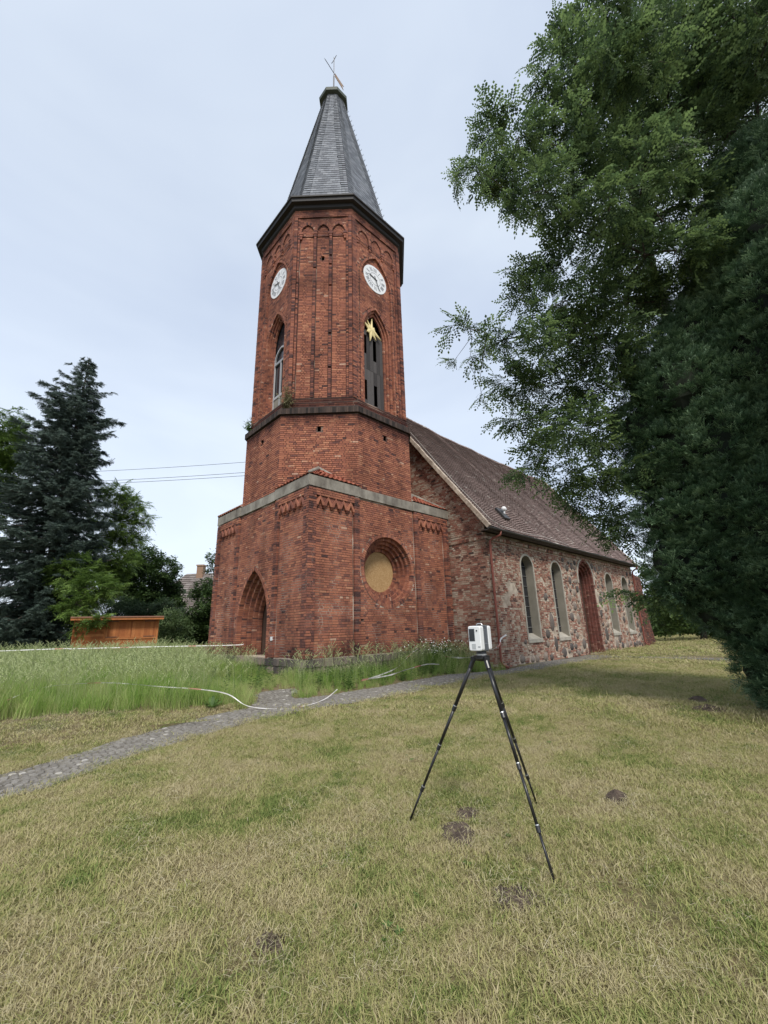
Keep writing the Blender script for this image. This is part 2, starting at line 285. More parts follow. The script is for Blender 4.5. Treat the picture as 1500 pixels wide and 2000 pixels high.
def leafmat(name, c0, c1, c2, tr=.3, rough=.55):
    m = mat(name, [(0, c0), (.5, c1), (1, c2)], rough, drive='rnd', noise=.9, nscale=1.6, trans=tr, spec=.3)
    return m
M_LLOC = leafmat('locust_leaf', (.038, .068, .030), (.08, .132, .054), (.19, .275, .10), .48)
M_LYEW = leafmat('yew_needle', (.016, .042, .018), (.065, .125, .06), (.24, .36, .20), .25, .5)
M_LSPR = leafmat('spruce_needle', (.03, .048, .038), (.05, .078, .062), (.09, .13, .105), .08, .7)
M_LBRI = leafmat('bright_leaf', (.05, .09, .022), (.09, .155, .034), (.18, .28, .06), .4)
M_LCHE = leafmat('chestnut_leaf', (.026, .052, .016), (.05, .09, .026), (.09, .15, .04), .3)
M_LSHR = leafmat('shrub_leaf', (.022, .042, .022), (.045, .08, .038), (.085, .13, .06), .3)
M_LELD = leafmat('pale_shrub_leaf', (.06, .10, .035), (.11, .17, .06), (.2, .26, .12), .35)
M_LFAR = leafmat('far_leaf', (.05, .09, .025), (.09, .15, .04), (.15, .22, .06), .35)
# lawn blades: green and straw, mixed in patches over the ground
def grassmat(name, straw, green, pos, sc, tr=.25, bias=0.0, rw=.8):
    m = bpy.data.materials.new(name); m.use_nodes = True
    n = m.node_tree.nodes; l = m.node_tree.links.new; b = n['Principled BSDF']; b.inputs['Roughness'].default_value = .75; b.inputs['Specular IOR Level'].default_value = .2
    g = n.new('ShaderNodeNewGeometry'); t = n.new('ShaderNodeTexNoise'); t.inputs['Scale'].default_value = sc; t.inputs['Detail'].default_value = 5; t.inputs['Roughness'].default_value = .62
    l(g.outputs['Position'], t.inputs['Vector'])
    a = n.new('ShaderNodeAttribute'); a.attribute_name = 'rnd'
    t2 = n.new('ShaderNodeTexNoise'); t2.inputs['Scale'].default_value = sc * 6; t2.inputs['Detail'].default_value = 3; l(g.outputs['Position'], t2.inputs['Vector'])
    s0 = n.new('ShaderNodeMath'); s0.operation = 'MULTIPLY_ADD'; s0.inputs[1].default_value = 1.3; s0.inputs[2].default_value = -.65 + bias; l(t2.outputs['Fac'], s0.inputs[0])
    s = n.new('ShaderNodeMath'); s.operation = 'MULTIPLY_ADD'; s.inputs[1].default_value = 2.6; l(t.outputs['Fac'], s.inputs[0]); sa_ = n.new('ShaderNodeMath'); sa_.operation = 'ADD'; sa_.inputs[1].default_value = -1.3; l(s0.outputs[0], sa_.inputs[0]); l(sa_.outputs[0], s.inputs[2])
    s2 = n.new('ShaderNodeMath'); s2.operation = 'MULTIPLY_ADD'; s2.inputs[1].default_value = rw; l(a.outputs['Fac'], s2.inputs[0]); l(s.outputs[0], s2.inputs[2])
    r = n.new('ShaderNodeValToRGB'); e = r.color_ramp.elements
    st = list(zip(pos, (straw[0], straw[1], green[0], green[1])))
    e[0].position, e[0].color = st[0][0], (*st[0][1], 1); e[1].position, e[1].color = st[3][0], (*st[3][1], 1)
    for p_, c_ in st[1:3]: k = e.new(p_); k.color = (*c_, 1)
    l(s2.outputs[0], r.inputs[0]); l(r.outputs[0], b.inputs['Base Color'])
    tr_ = n.new('ShaderNodeBsdfTranslucent'); l(r.outputs[0], tr_.inputs[0]); ms = n.new('ShaderNodeMixShader'); ms.inputs[0].default_value = tr
    l(b.outputs[0], ms.inputs[1]); l(tr_.outputs[0], ms.inputs[2]); l(ms.outputs[0], n['Material Output'].inputs[0])
    return m
M_LAWN = grassmat('mown_grass', ((.47, .41, .24), (.40, .37, .165)), ((.30, .325, .11), (.15, .21, .055)), (0.05, .40, .72, 1.05), .9)
M_SOILG = grassmat('lawn_ground', ((.17, .13, .075), (.14, .115, .06)), ((.10, .10, .04), (.065, .08, .028)), (0.05, .38, .72, 1.05), .9, tr=0)
M_HAY = mat('cut_straw', [(0, (.38, .33, .20)), (.6, (.47, .42, .26)), (1, (.55, .50, .36))], .8, trans=.15)
M_TALL = grassmat('tall_meadow_grass', ((.44, .47, .20), (.33, .44, .13)), ((.23, .37, .075), (.13, .25, .04)), (0.0, .35, .65, 1.05), .6, tr=.35)
M_SEED = mat('grass_seed_head', [(0, (.33, .40, .17)), (1, (.46, .50, .27))], .8, trans=.3)
M_WEED = leafmat('weed_leaf', (.05, .10, .025), (.09, .17, .04), (.15, .25, .07), .35)
M_PETAL = mat('white_petal', [(0, (.75, .75, .68)), (1, (.82, .82, .76))], .6)
M_PATHB = mat('path_bed', [(.35, (.10, .09, .075)), (.65, (.20, .185, .155))], .97, drive='noise', nscale=6, bump=1, bscale=60)
M_COB = mat('grey_paving_stone', [(0, (.17, .157, .138)), (.6, (.22, .205, .182)), (.93, (.26, .245, .22)), (1, (.42, .40, .365))], .85, noise=.4, nscale=6, bump=.8, bscale=70)

Z = Vector((0, 0, 1))
# ------------------------------------------------------------------ the church: brickwork helpers
W = 7.49; A0 = 2.2328; INS = .2877; A2 = 1.896; CX = W / 2
class Arch:
    """pointed (c>0) or round (c=0) opening: half width w, springing zs, sill zb"""
    closed = False
    def __init__(s, uc, w, zs, c, zb): s.uc, s.w, s.zs, s.c, s.zb = uc, w, zs, c, zb; s.nj = max(1, int(round((zs - zb) / .0745))); R = w + c; s.th = math.acos(c / R); s.na = max(4, int(round(R * s.th / .085)))
    def pts(s, o):
        R = s.w + s.c - o; wi = s.w - o; L_ = []
        th = math.acos(min(1, s.c / R)) if s.c > 0 else pi / 2
        for i in range(s.nj): L_.append((s.uc - wi, s.zb + (s.zs - s.zb) * i / s.nj))
        for i in range(s.na + 1): a = th * i / s.na; L_.append((s.uc + s.c - R * cos(a), s.zs + R * sin(a)))
        for i in range(s.na - 1, -1, -1): a = th * i / s.na; L_.append((s.uc - s.c + R * cos(a), s.zs + R * sin(a)))
        for i in range(s.nj - 1, -1, -1): L_.append((s.uc + wi, s.zb + (s.zs - s.zb) * i / s.nj))
        return L_
    def inside(s, u, z, o=0):
        if z < s.zb: return False
        if z <= s.zs: return abs(u - s.uc) < s.w - o
        R = s.w + s.c - o; return hypot(abs(u - s.uc) + s.c, z - s.zs) < R
    def top(s, u, o): # height of the opening at u
        R = s.w + s.c - o; d = abs(u - s.uc) + s.c
        return s.zs + sqrt(max(0, R * R - d * d))
class Circ:
    closed = True
    def __init__(s, uc, zc, r): s.uc, s.zc, s.r = uc, zc, r; s.n = int(2 * pi * r / .085)
    def pts(s, o): return [(s.uc + (s.r - o) * sin(2 * pi * i / s.n), s.zc + (s.r - o) * cos(2 * pi * i / s.n)) for i in range(s.n)]
    def inside(s, u, z, o=0): return hypot(u - s.uc, z - s.zc) < s.r - o
class Rect:
    closed = True
    def __init__(s, u0, u1, z0, z1): s.q = (u0, u1, z0, z1)
    def pts(s, o): u0, u1, z0, z1 = s.q; return [(u0, z0), (u0, z1), (u1, z1), (u1, z0)]
    def inside(s, u, z, o=0): u0, u1, z0, z1 = s.q; return u0 < u < u1 and z0 < z < z1
class Face:
    def __init__(s, O, U): s.O = Vector((O[0], O[1], 0)); s.U = Vector((U[0], U[1], 0)).normalized(); s.N = Vector((s.U.y, -s.U.x, 0))
    def p(s, u, z, d=0): return s.O + s.U * u + Z * z - s.N * d     # d = depth behind the wall face
CO = .086
REC = []
def bricks(mb, F, u0, u1, z0, z1, holes=(), proud=0, joint=.019, jit=.004, sink=.09, plast=None, rbias=0, keep=None, lens=(.245, .115)):
    k = 0; z = z0 + joint / 2
    while z + CO - joint <= z1 + .02:
        u = u0 - (k % 2) * .195 - rnd.uniform(0, .05); h = k % 2; zc = z + CO / 2; first = True
        while u < u1 - .01:
            w = lens[h % 2]; a = max(u, u0); b = min(u + w, u1); h += 1
            if rnd.random() < .12: h += 1
            if first:
                if b - a < .06: u += w + joint; continue
                a = u0; first = False
            if u1 - b < .075: b = u1
            u = b + joint
            m = (a + b) / 2
            if keep and not keep(m, zc): continue
            bad = [o_ for o_ in holes if o_.inside(m, zc)]
            if bad: continue
            if any(o_.inside(a, zc) for o_ in holes): a = m
            elif any(o_.inside(b, zc) for o_ in holes): b = m
            if plast and plast(m, zc): continue
            d = -proud + rnd.uniform(-jit, jit); t = rnd.uniform(-.0015, .0015)
            q = [F.p(a, z + t, d), F.p(b, z - t, d), F.p(b, z + CO - joint - t, d), F.p(a, z + CO - joint + t, d)]
            q += [x - F.N * sink for x in q]
            rr = min(1, max(0, rnd.gauss(.5, .19) + rbias))
            if mb is base_b:
                REC.append(((F.p(m, zc, d) - CAM).length, F, a, b, z, d, rr, q)); continue
            mb.hexa(q, rr, back=False)
        z += CO; k += 1
def backing(mb, F, outline, holes=(), d=.024):
    polys = [[Vector((u, z, 0)) for u, z in outline]]
    for h, o in holes: polys.append([Vector((u, z, 0)) for u, z in h.pts(o)])
    tr = tessellate_polygon(polys); fl = [v for p_ in polys for v in p_]
    mb.add([F.p(v.x, v.y, d) for v in fl], [t if (fl[t[1]] - fl[t[0]]).cross(fl[t[2]] - fl[t[0]]).z > 0 else t[::-1] for t in tr], .5)
def ring(mb, F, h, o0, o1, d0, d1, gap=.2, rj=.004, r=None, mort=None):
    A, B = h.pts(o0), h.pts(o1); n = len(A); m_ = n if h.closed else n - 1
    for i in range(m_):
        j = (i + 1) % n; g = gap * .5
        lerp = lambda P, t: (P[i][0] + (P[j][0] - P[i][0]) * t, P[i][1] + (P[j][1] - P[i][1]) * t)
        a0, a1, b1, b0 = lerp(A, g), lerp(A, 1 - g), lerp(B, 1 - g), lerp(B, g); e = rnd.uniform(-rj, rj)
        q = [F.p(*a0, d0 + e), F.p(*a1, d0 + e), F.p(*b1, d0 + e), F.p(*b0, d0 + e), F.p(*a0, d1), F.p(*a1, d1), F.p(*b1, d1), F.p(*b0, d1)]
        mb.hexa(q, r if r is not None else min(1, max(0, rnd.gauss(.48, .22))))
    if mort is not None:
        A, B = h.pts(o0), h.pts(o1 - .008)
        for i in range(m_):
            j = (i + 1) % n
            mort.add([F.p(*A[i], d0 + .014), F.p(*A[j], d0 + .014), F.p(*B[j], d0 + .014), F.p(*B[i], d0 + .014), F.p(*B[j], d1), F.p(*B[i], d1)], [(0, 1, 2, 3), (3, 2, 4, 5)], .5)
def orders(mb, mort, F, h, n, w, D, first=.24, pr=.006):
    """stepped brick rings going into the wall: voussoir ring flush with the face, then n steps"""
    ring(mb, F, h, 0, first, -pr, D, mort=mort)
    for k in range(n): ring(mb, F, h, first + k * w, first + (k + 1) * w, (k + 1) * D, (k + 2) * D, mort=mort)
    return first + n * w, (n + 1) * D
def infill(mb, F, h, o, d, r=.5):
    P = h.pts(o); mb.add([F.p(u, z, d) for u, z in P], [tuple(range(len(P)))], r)

T = Thing('church', (CX, CX, 0), 'old red brick village church with octagonal tower and slate spire beside the path', 'church')
def part(name, mb, m, **k): return T.put(mb.build(name, m, None, **k))
base_b, mort_b = MB(), MB()       # tower brick pieces and tower mortar
stone_b = MB()
FW = Face((0, W), (0, -1)); FS = Face((0, 0), (1, 0)); FE = Face((W, 0), (0, 1)); FN = Face((W, W), (-1, 0))
NX0 = 7.68
ZB, ZT, ZD, ZK = 6.545, 6.937, 10.20, .816
portal = Arch(CX, 1.33, 2.0, 1.12, -.05); rose = Circ(CX, 3.87, 1.44)
slotS = Rect(2.27, 2.37, 1.96, 2.06)
# brick field of one face of the square base
def base_face(F, hole, extra=()):
    hs = [hole] + list(extra) if hole else []
    for a, b in ((.28, 1.90), (W - 1.90, W - .28)): bricks(base_b, F, a, b, ZK, 5.72, hs, proud=0)
    bricks(base_b, F, 2.255, W - 2.255, ZK, ZB, hs, proud=0.006)
    for a, b in ((-.085, .23), (1.95, 2.2), (W - 2.2, W - 1.95), (W - .23, W + .085)):
        bricks(base_b, F, a, b, ZK, ZB, hs, proud=.09, sink=.13, rbias=-.22)
        for k_ in range(1): mort_b.hexa([F.p(a + .02, ZK, -.07), F.p(b - .02, ZK, -.07), F.p(b - .02, ZB, -.07), F.p(a + .02, ZB, -.07), F.p(a + .02, ZK, .02), F.p(b - .02, ZK, .02), F.p(b - .02, ZB, .02), F.p(a + .02, ZB, .02)], .5)
    # frieze of small pointed gables over the side panels
    for a, b in ((.23, 1.95), (W - 1.95, W - .23)):
        bricks(base_b, F, a, b, 6.25, ZB, (), proud=.08, sink=.12)
        bricks(base_b, F, a, b, 5.72, 6.25, (), proud=0)
        n = 5; w = (b - a) / n
        mort_b.hexa([F.p(a, 6.25, -.062), F.p(b, 6.25, -.062), F.p(b, ZB, -.062), F.p(a, ZB, -.062), F.p(a, 6.25, 0), F.p(b, 6.25, 0), F.p(b, ZB, 0), F.p(a, ZB, 0)], .5)
        for i in range(n):
            uc = a + w * (i + .5)
            for sgn in (-1, 1):
                # slanting brick of the little gable, and the spandrel above it
                p0 = (uc + sgn * w * .5, 5.9); p1 = (uc, 6.24); wd = .075
                q = [(p0[0] - sgn * wd, p0[1]), (p0[0], p0[1]), (p0[0], p0[1] + .10), (p1[0], p1[1] + .015), (p1[0], p1[1] - .11)]
                if sgn < 0: q = [(p0[0], p0[1]), (p0[0] + wd, p0[1]), (p1[0], p1[1] - .11), (p1[0], p1[1] + .015), (p0[0], p0[1] + .10)]
                V = [F.p(u, z, -.085) for u, z in q] + [F.p(u, z, .02) for u, z in q]
                base_b.add(V, [(0, 1, 2, 3, 4)] + [((k + 1) % 5, k, k + 5, (k + 1) % 5 + 5) for k in range(5)], rnd.uniform(.2, .7))
            for e in (0, 1):
                u_ = uc + (e - .5) * w
                base_b.hexa([F.p(u_ - .035, 5.80, -.06), F.p(u_ + .035, 5.80, -.06), F.p(u_ + .05, 5.91, -.095), F.p(u_ - .05, 5.91, -.095), F.p(u_ - .035, 5.80, .02), F.p(u_ + .035, 5.80, .02), F.p(u_ + .05, 5.91, .02), F.p(u_ - .05, 5.91, .02)], rnd.uniform(.1, .6))
            # triangular fill between neighbouring gables
            if i < n - 1:
                u_ = uc + w * .5
                base_b.add([F.p(u_, 5.99, -.04), F.p(u_ + w * .42, 6.25, -.04), F.p(u_ - w * .42, 6.25, -.04)], [(0, 1, 2)], .3)
    out = [(-.0, ZK - .02), (W, ZK - .02), (W, ZB), (0, ZB)]
    backing(mort_b, F, out, d=.011, holes=[(h, .1) for h in hs if not isinstance(h, Arch)] if hole is not portal else []) if hole is not portal else backing(mort_b, F, [(0, ZK - .02)] + [(CX - 1.23, ZK - .02)] + [(u, z) for u, z in portal.pts(.1) if z > ZK] + [(CX + 1.23, ZK - .02), (W, ZK - .02), (W, ZB), (0, ZB)], d=.011)
bricks(base_b, FS, W + .10, 7.70, ZK, ZB, (), proud=-.02); base_face(FW, portal); base_face(FS, rose, [slotS])
mort_b.hexa([FS.p(W + .05, ZK, .012), FS.p(7.7, ZK, .012), FS.p(7.7, ZB, .012), FS.p(W + .05, ZB, .012), FS.p(W + .05, ZK, .3), FS.p(7.7, ZK, .3), FS.p(7.7, ZB, .3), FS.p(W + .05, ZB, .3)], .5)
for F in (FE, FN): backing(mort_b, F, [(0, 0), (W, 0), (W, ZB), (0, ZB)], ())
oP, dP = orders(base_b, mort_b, FW, portal, 4, .13, .16, first=.13, pr=.025)
oR, dR = orders(base_b, mort_b, FS, rose, 4, .125, .13, first=.13)
# chipboard disc closing the round window
q = MB(); infill(q, FS, rose, oR, dR - .05); part('window_board', q, M_OSB, label='round yellow chipboard panel')
# portal door leaves of upright planks
wd = 1.33 - oP
q = MB(); q.hexa([FW.p(CX - wd - .1, 0, dP + .06), FW.p(CX + wd + .1, 0, dP + .06), FW.p(CX + wd + .1, portal.top(CX, oP) + .1, dP + .06), FW.p(CX - wd - .1, portal.top(CX, oP) + .1, dP + .06)] + [FW.p(CX - wd - .1, 0, dP + .1), FW.p(CX + wd + .1, 0, dP + .1), FW.p(CX + wd + .1, portal.top(CX, oP) + .1, dP + .1), FW.p(CX - wd - .1, portal.top(CX, oP) + .1, dP + .1)])
door = part('door', q, M_DOOR)
def planks(F, h, o, d, u0, u1, z0, zmax, n, m, par, gap=.012, th=.03, name='plank', gone=()):
    w = (u1 - u0) / n
    for i in range(n):
        a, b = u0 + i * w + gap / 2, u0 + (i + 1) * w - gap / 2
        za, zb_ = (min(zmax, h.top(a, o)), min(zmax, h.top(b, o))) if h else (zmax, zmax)
        segs = [(z0, None)]
        for (gi, g0, g1) in gone:
            if gi == i: segs = [(z0, g0), (g1, None)]
        for s0, s1 in segs:
            ta, tb = (za, zb_) if s1 is None else (s1, s1)
            if min(ta, tb) - s0 < .05: continue
            e = d + rnd.uniform(-.006, .006); mb = MB()
            P_ = [F.p(a, s0, e), F.p(b, s0, e), F.p(b, tb, e), F.p(a, ta, e)]
            mb.hexa(P_ + [x - F.N * th for x in P_])
            fix_sub(mb.build(name, m), par)
planks(FW, portal, oP, dP + .02, CX - wd, CX + wd, .35, 9, 7, M_DOOR, door)
# stone plinth: individual stones below the brickwork
plm = MB()
plinths = part('plinth', plm if not plm.box((CX, CX, .2), (W + .02, W + .02, 1.2)) else plm, M_NMORT)
for F in (FW, FS):
    for row in range(3):
        u = -.08; z = .02 + row * .265
        while u < W + .05:
            w = rnd.uniform(.22, .5); h = .25
            a, b = u + .012, min(u + w - .012, W + .09); u += w
            if F is FW and abs((a + b) / 2 - CX) < wd and row >= 1: continue
            if b - a < .08: continue
            d = -.07 - rnd.uniform(0, .05); m = MB(); zz = z + rnd.uniform(-.01, .01)
            c1 = rnd.uniform(.01, .03)
            P_ = [F.p(a + c1, zz + c1, d), F.p(b - c1, zz + rnd.uniform(0, .03), d - .01), F.p(b - c1 - rnd.uniform(0, .02), zz + h - c1, d), F.p(a + c1, zz + h - rnd.uniform(.01, .03), d)]
            Q_ = [F.p(a, zz, .03), F.p(b, zz, .03), F.p(b, zz + h, .03), F.p(a, zz + h, .03)]
            m.hexa(P_ + Q_); fix_sub(m.build('stone', M_STONE), plinths)
# cement band on the base
conc = MB()
for i_, F in enumerate((FW, FS, FE, FN)):
    for (a, b, d, z1) in ((-.10, A0 + .03, .10, ZT), (A0 + .032, W - A0 - .032, .06, ZT - .02), (W - A0 - .03, W + .10, .10, ZT)):
        if i_ == 1 and b > W: b = NX0 + .004
        if i_ == 2: a = max(a, .13)
        if i_ % 2: d += .004
        if i_ % 2: a, b, d, z1 = (a + (.005 if a < 0 else 0)), (b - (.005 if b > W and i_ != 1 else 0)), d, z1 + .003
        P_ = [F.p(a, ZB, -d), F.p(b, ZB, -d), F.p(b, z1, -d), F.p(a, z1, -d), F.p(a, ZB, .1), F.p(b, ZB, .1), F.p(b, z1, .1), F.p(a, z1, .1)]
        conc.hexa(P_)
part('cement_band', conc, M_CONC)
# ------------------------------------------------------------------ octagon
def octpts(A, ratio):
    b = A * ratio
    return [(CX - A, CX + b), (CX - A, CX - b), (CX - b, CX - A), (CX + b, CX - A), (CX + A, CX - b), (CX + A, CX + b), (CX + b, CX + A), (CX - b, CX + A)]
R1 = (CX - A0) / CX; AU = CX - INS; R2 = (AU - A2) / AU
def faces(A, ratio):
    P_ = octpts(A, ratio); out = []
    for i in range(8):
        a, b = P_[i], P_[(i + 1) % 8]; F = Face(a, (b[0] - a[0], b[1] - a[1])); out.append((F, hypot(b[0] - a[0], b[1] - a[1])))
    return out      # W, SW, S, SE, E, NE, N, NW
LOW = faces(CX, R1); UP = faces(AU, R2)
drum_b, drum_m = MB(), MB()
vis = (0, 1, 2, 3, 7)
for i, (F, Lf) in enumerate(LOW):
    hs = [Rect(Lf / 2 - .07, Lf / 2 + .07, 9.42, 9.66)] if i in (0, 1, 2) else []
    if i in vis: bricks(drum_b, F, 0, Lf, ZT - .05, ZD, hs, proud=0)
    backing(drum_m, F, [(0, ZT - .1), (Lf, ZT - .1), (Lf, ZD + .3), (0, ZD + .3)], [(h, 0) for h in hs])
# ledge between the two storeys: dark rowlock course and a few weathered courses stepping in
ledge = MB(); ledge_b = MB()
for (A_, z0, z1) in ((CX + .035, ZD, ZD + .03), ):
    pass
def octring(mb, A_, rt, z0, z1, r=.5, Atop=None):
    P0, P1 = octpts(A_, rt), octpts(Atop if Atop else A_, rt); Q0, Q1 = octpts(A_ - .25, rt), octpts((Atop or A_) - .25, rt)
    V = [(*q, z0) for q in P0] + [(*q, z1) for q in P1] + [(*q, z0) for q in Q0] + [(*q, z1) for q in Q1]; f = []
    for i in range(8):
        j = (i + 1) % 8; f += [(i, j, j + 8, i + 8), (i + 8, j + 8, j + 24, i + 24), (j, i, i + 16, j + 16)]
    mb.add(V, f, r)
for i, (F, Lf) in enumerate(faces(CX + .09, R1)):
    n = int(Lf / .082); w = Lf / n
    if i not in vis: continue
    for k in range(n):
        a, b = k * w + .005, (k + 1) * w - .005; d = rnd.uniform(-.006, .006)
        P_ = [F.p(a, ZD + .01, d), F.p(b, ZD + .01, d), F.p(b, ZD + .255, d), F.p(a, ZD + .255, d)]
        ledge.hexa(P_ + [x - F.N * .12 for x in P_])
octring(ledge, CX + .075, R1, ZD + .005, ZD + .25, .3)
octring(ledge, CX + .06, R1, ZD + .25, ZD + .34, .2, CX - .0)
part('ledge_course', ledge, M_BR2)
for (A_, z0, z1) in ((CX - .02, ZD + .34, ZD + .56), (AU + .10, ZD + .56, 10.98)):
    for i, (F, Lf) in enumerate(faces(A_, R1 if A_ > 3.6 else R2)):
        if i in vis: bricks(ledge_b, F, 0, Lf, z0, z1, (), 0)
        backing(drum_m, F, [(0, z0), (Lf, z0), (Lf, z1), (0, z1)])
octring(drum_m, CX - .03, R1, ZD + .54, ZD + .565, .2); octring(drum_m, AU + .09, R2, 10.96, 10.99, .2)
part('plinth_course', ledge_b, M_BR)
# upper octagon
up_b, up_m = MB(), MB()
ZU0, ZU1 = 10.98, 21.3
PR = .10
belfry = {}
for i, (F, Lf) in enumerate(UP):
    c = Lf / 2; cw = .30 if i % 2 == 0 else .24
    if i not in vis:
        backing(up_m, F, [(0, ZU0 - .1), (Lf, ZU0 - .1), (Lf, ZU1), (0, ZU1)]); continue
    a0, b0 = cw, Lf - cw; w3 = (b0 - a0) / 3
    arches = [Arch(a0 + w3 * (k + .5), w3 * .5 - .06, 19.95, w3 * .25, 19.7) for k in range(3)]
    topk = lambda u, z: not any(ar.inside(u, z) for ar in arches)
    if i % 2 == 0 and i in (0, 2):
        win = Arch(c, .95, 14.85, 1.05, 11.05); rec = Arch(c, 1.07, 17.75, .95, 11.05); clk = Circ(c, 18.2, .76)
        # recessed panel with window and clock; the wall round it stands proud
        bricks(up_b, F, a0, b0, ZU0, 19.7, [win], proud=-PR, keep=lambda u, z: rec.inside(u, z, -.15))
        bricks(up_b, F, a0, b0, ZU0, 19.62, [rec], proud=0)
        ring(up_b, F, rec, 0, .10, -.004, PR + .02, mort=up_m)
        backing(up_m, F, [(0, ZU0 - .1), (Lf, ZU0 - .1), (Lf, ZU1), (0, ZU1)], [(rec, .04)])
        infm = MB()
        backing(up_m, F, [(c - 1.2, ZU0 - .1), (c + 1.2, ZU0 - .1), (c + 1.2, 19.9), (c - 1.2, 19.9)], [(win, .1)], d=PR + .028)
        bricks(up_b, F, a0, b0, 19.62, 19.72, (), proud=0)
        Fp = Face(F.p(0, 0, PR), F.U)
        o_, d_ = orders(up_b, up_m, Fp, win, 2, .105, .085, first=.12) if i == 2 else orders(up_b, up_m, Fp, win, 3, .08, .085, first=.12)
        belfry[i] = (Fp, win, o_, d_, F)
        pan = [(a0, b0, 19.72, 20.62)]
    else:
        st = .12
        for k in range(3):
            bricks(up_b, F, a0 + k * w3 + (st / 2 + .035 if k else .035), a0 + (k + 1) * w3 - (st / 2 + .035 if k < 2 else .035), ZU0, 19.72, [Rect(c - .06, c + .06, 18.3, 18.58)] if k == 1 and i == 1 else (), proud=-.03)
        for k in (1, 2): bricks(up_b, F, a0 + k * w3 - st / 2, a0 + k * w3 + st / 2, ZU0, 19.72, (), proud=.05, lens=(.11, .11), sink=.14, rbias=-.3)
        backing(up_m, F, [(0, ZU0 - .1), (Lf, ZU0 - .1), (Lf, ZU1), (0, ZU1)], [(Rect(c - .06, c + .06, 18.3, 18.58), 0)] if i == 1 else (), d=.065)
    # corner pilasters in two steps
    for (a, b, p_) in ((-.02, cw * .55, .11), (cw * .55 + .02, cw, .055), (Lf - cw, Lf - cw * .55 - .02, .055), (Lf - cw * .55, Lf + .02, .11)):
        bricks(up_b, F, a, b, ZU0, 20.78, (), proud=p_, sink=.15, rbias=-.2)
        P_ = [F.p(a + .01, ZU0, -p_ + .022), F.p(b - .01, ZU0, -p_ + .022), F.p(b - .01, 20.78, -p_ + .022), F.p(a + .01, 20.78, -p_ + .022)]
        up_m.hexa(P_ + [x - F.N * .1 for x in P_])
    # blind arcade at the top
    bricks(up_b, F, a0, b0, 19.72, 20.78, arches, proud=.035, sink=.1, keep=lambda u, z: True)
    bricks(up_b, F, a0, b0, 19.72, 20.55, (), proud=-.0 if i % 2 == 0 else -.028, keep=lambda u, z: any(ar.inside(u, z, -.05) for ar in arches))
    backing(up_m, F, [(a0, 19.72), (b0, 19.72), (b0, 20.78), (a0, 20.78)], [(Arch(ar.uc, ar.w - .0, ar.zs, ar.c, 19.75), .02) for ar in arches], d=-.022)
    for ar in arches: ring(up_b, F, ar, -.13, .0, -.045, .03, mort=None)
    for k in range(4):
        u_ = a0 + k * w3; u_ = u_ + (.06 if k == 0 else (-.06 if k == 3 else 0))
        for (hw, z0, z1, p_) in ((.10, 19.78, 19.88, .09), (.07, 19.66, 19.78, .07), (.045, 19.52, 19.66, .05)):
            P_ = [F.p(u_ - hw, z0, -p_), F.p(u_ + hw, z0, -p_), F.p(u_ + hw, z1, -p_), F.p(u_ - hw, z1, -p_)]
            up_b.hexa(P_ + [x - F.N * .12 for x in P_], rnd.uniform(.1, .6))
    for (z0, z1, p_) in ((20.78, 20.93, .09), (20.93, 21.3, .05)):
        bricks(up_b, F, -.03, Lf + .03, z0, z1, (), proud=p_, sink=.15)
    up_m.hexa([F.p(0, 20.78, -.04), F.p(Lf, 20.78, -.04), F.p(Lf, 21.3, -.04), F.p(0, 21.3, -.04), F.p(0, 20.78, .05), F.p(Lf, 20.78, .05), F.p(Lf, 21.3, .05), F.p(0, 21.3, .05)], .5)
    # two missing bricks under the arches
    for k in (0, 2):
        pass
# timber eaves
ev = MB(); OE = [(3.52, 21.27), (3.60, 21.32), (3.62, 21.47), (3.80, 21.50), (3.82, 21.66), (3.88, 21.68), (3.88, 21.76), (3.3, 21.95), (3.0, 22.2)]
V = []; f = []
for (A_, z_) in OE: V += [(*q, z_) for q in octpts(A_, R2)]
for k in range(len(OE) - 1):
    for i in range(8): j = (i + 1) % 8; f.append((k * 8 + i, k * 8 + j, k * 8 + 8 + j, k * 8 + 8 + i))
ev.add(V, f); part('eaves_cornice', ev, M_DARKW)
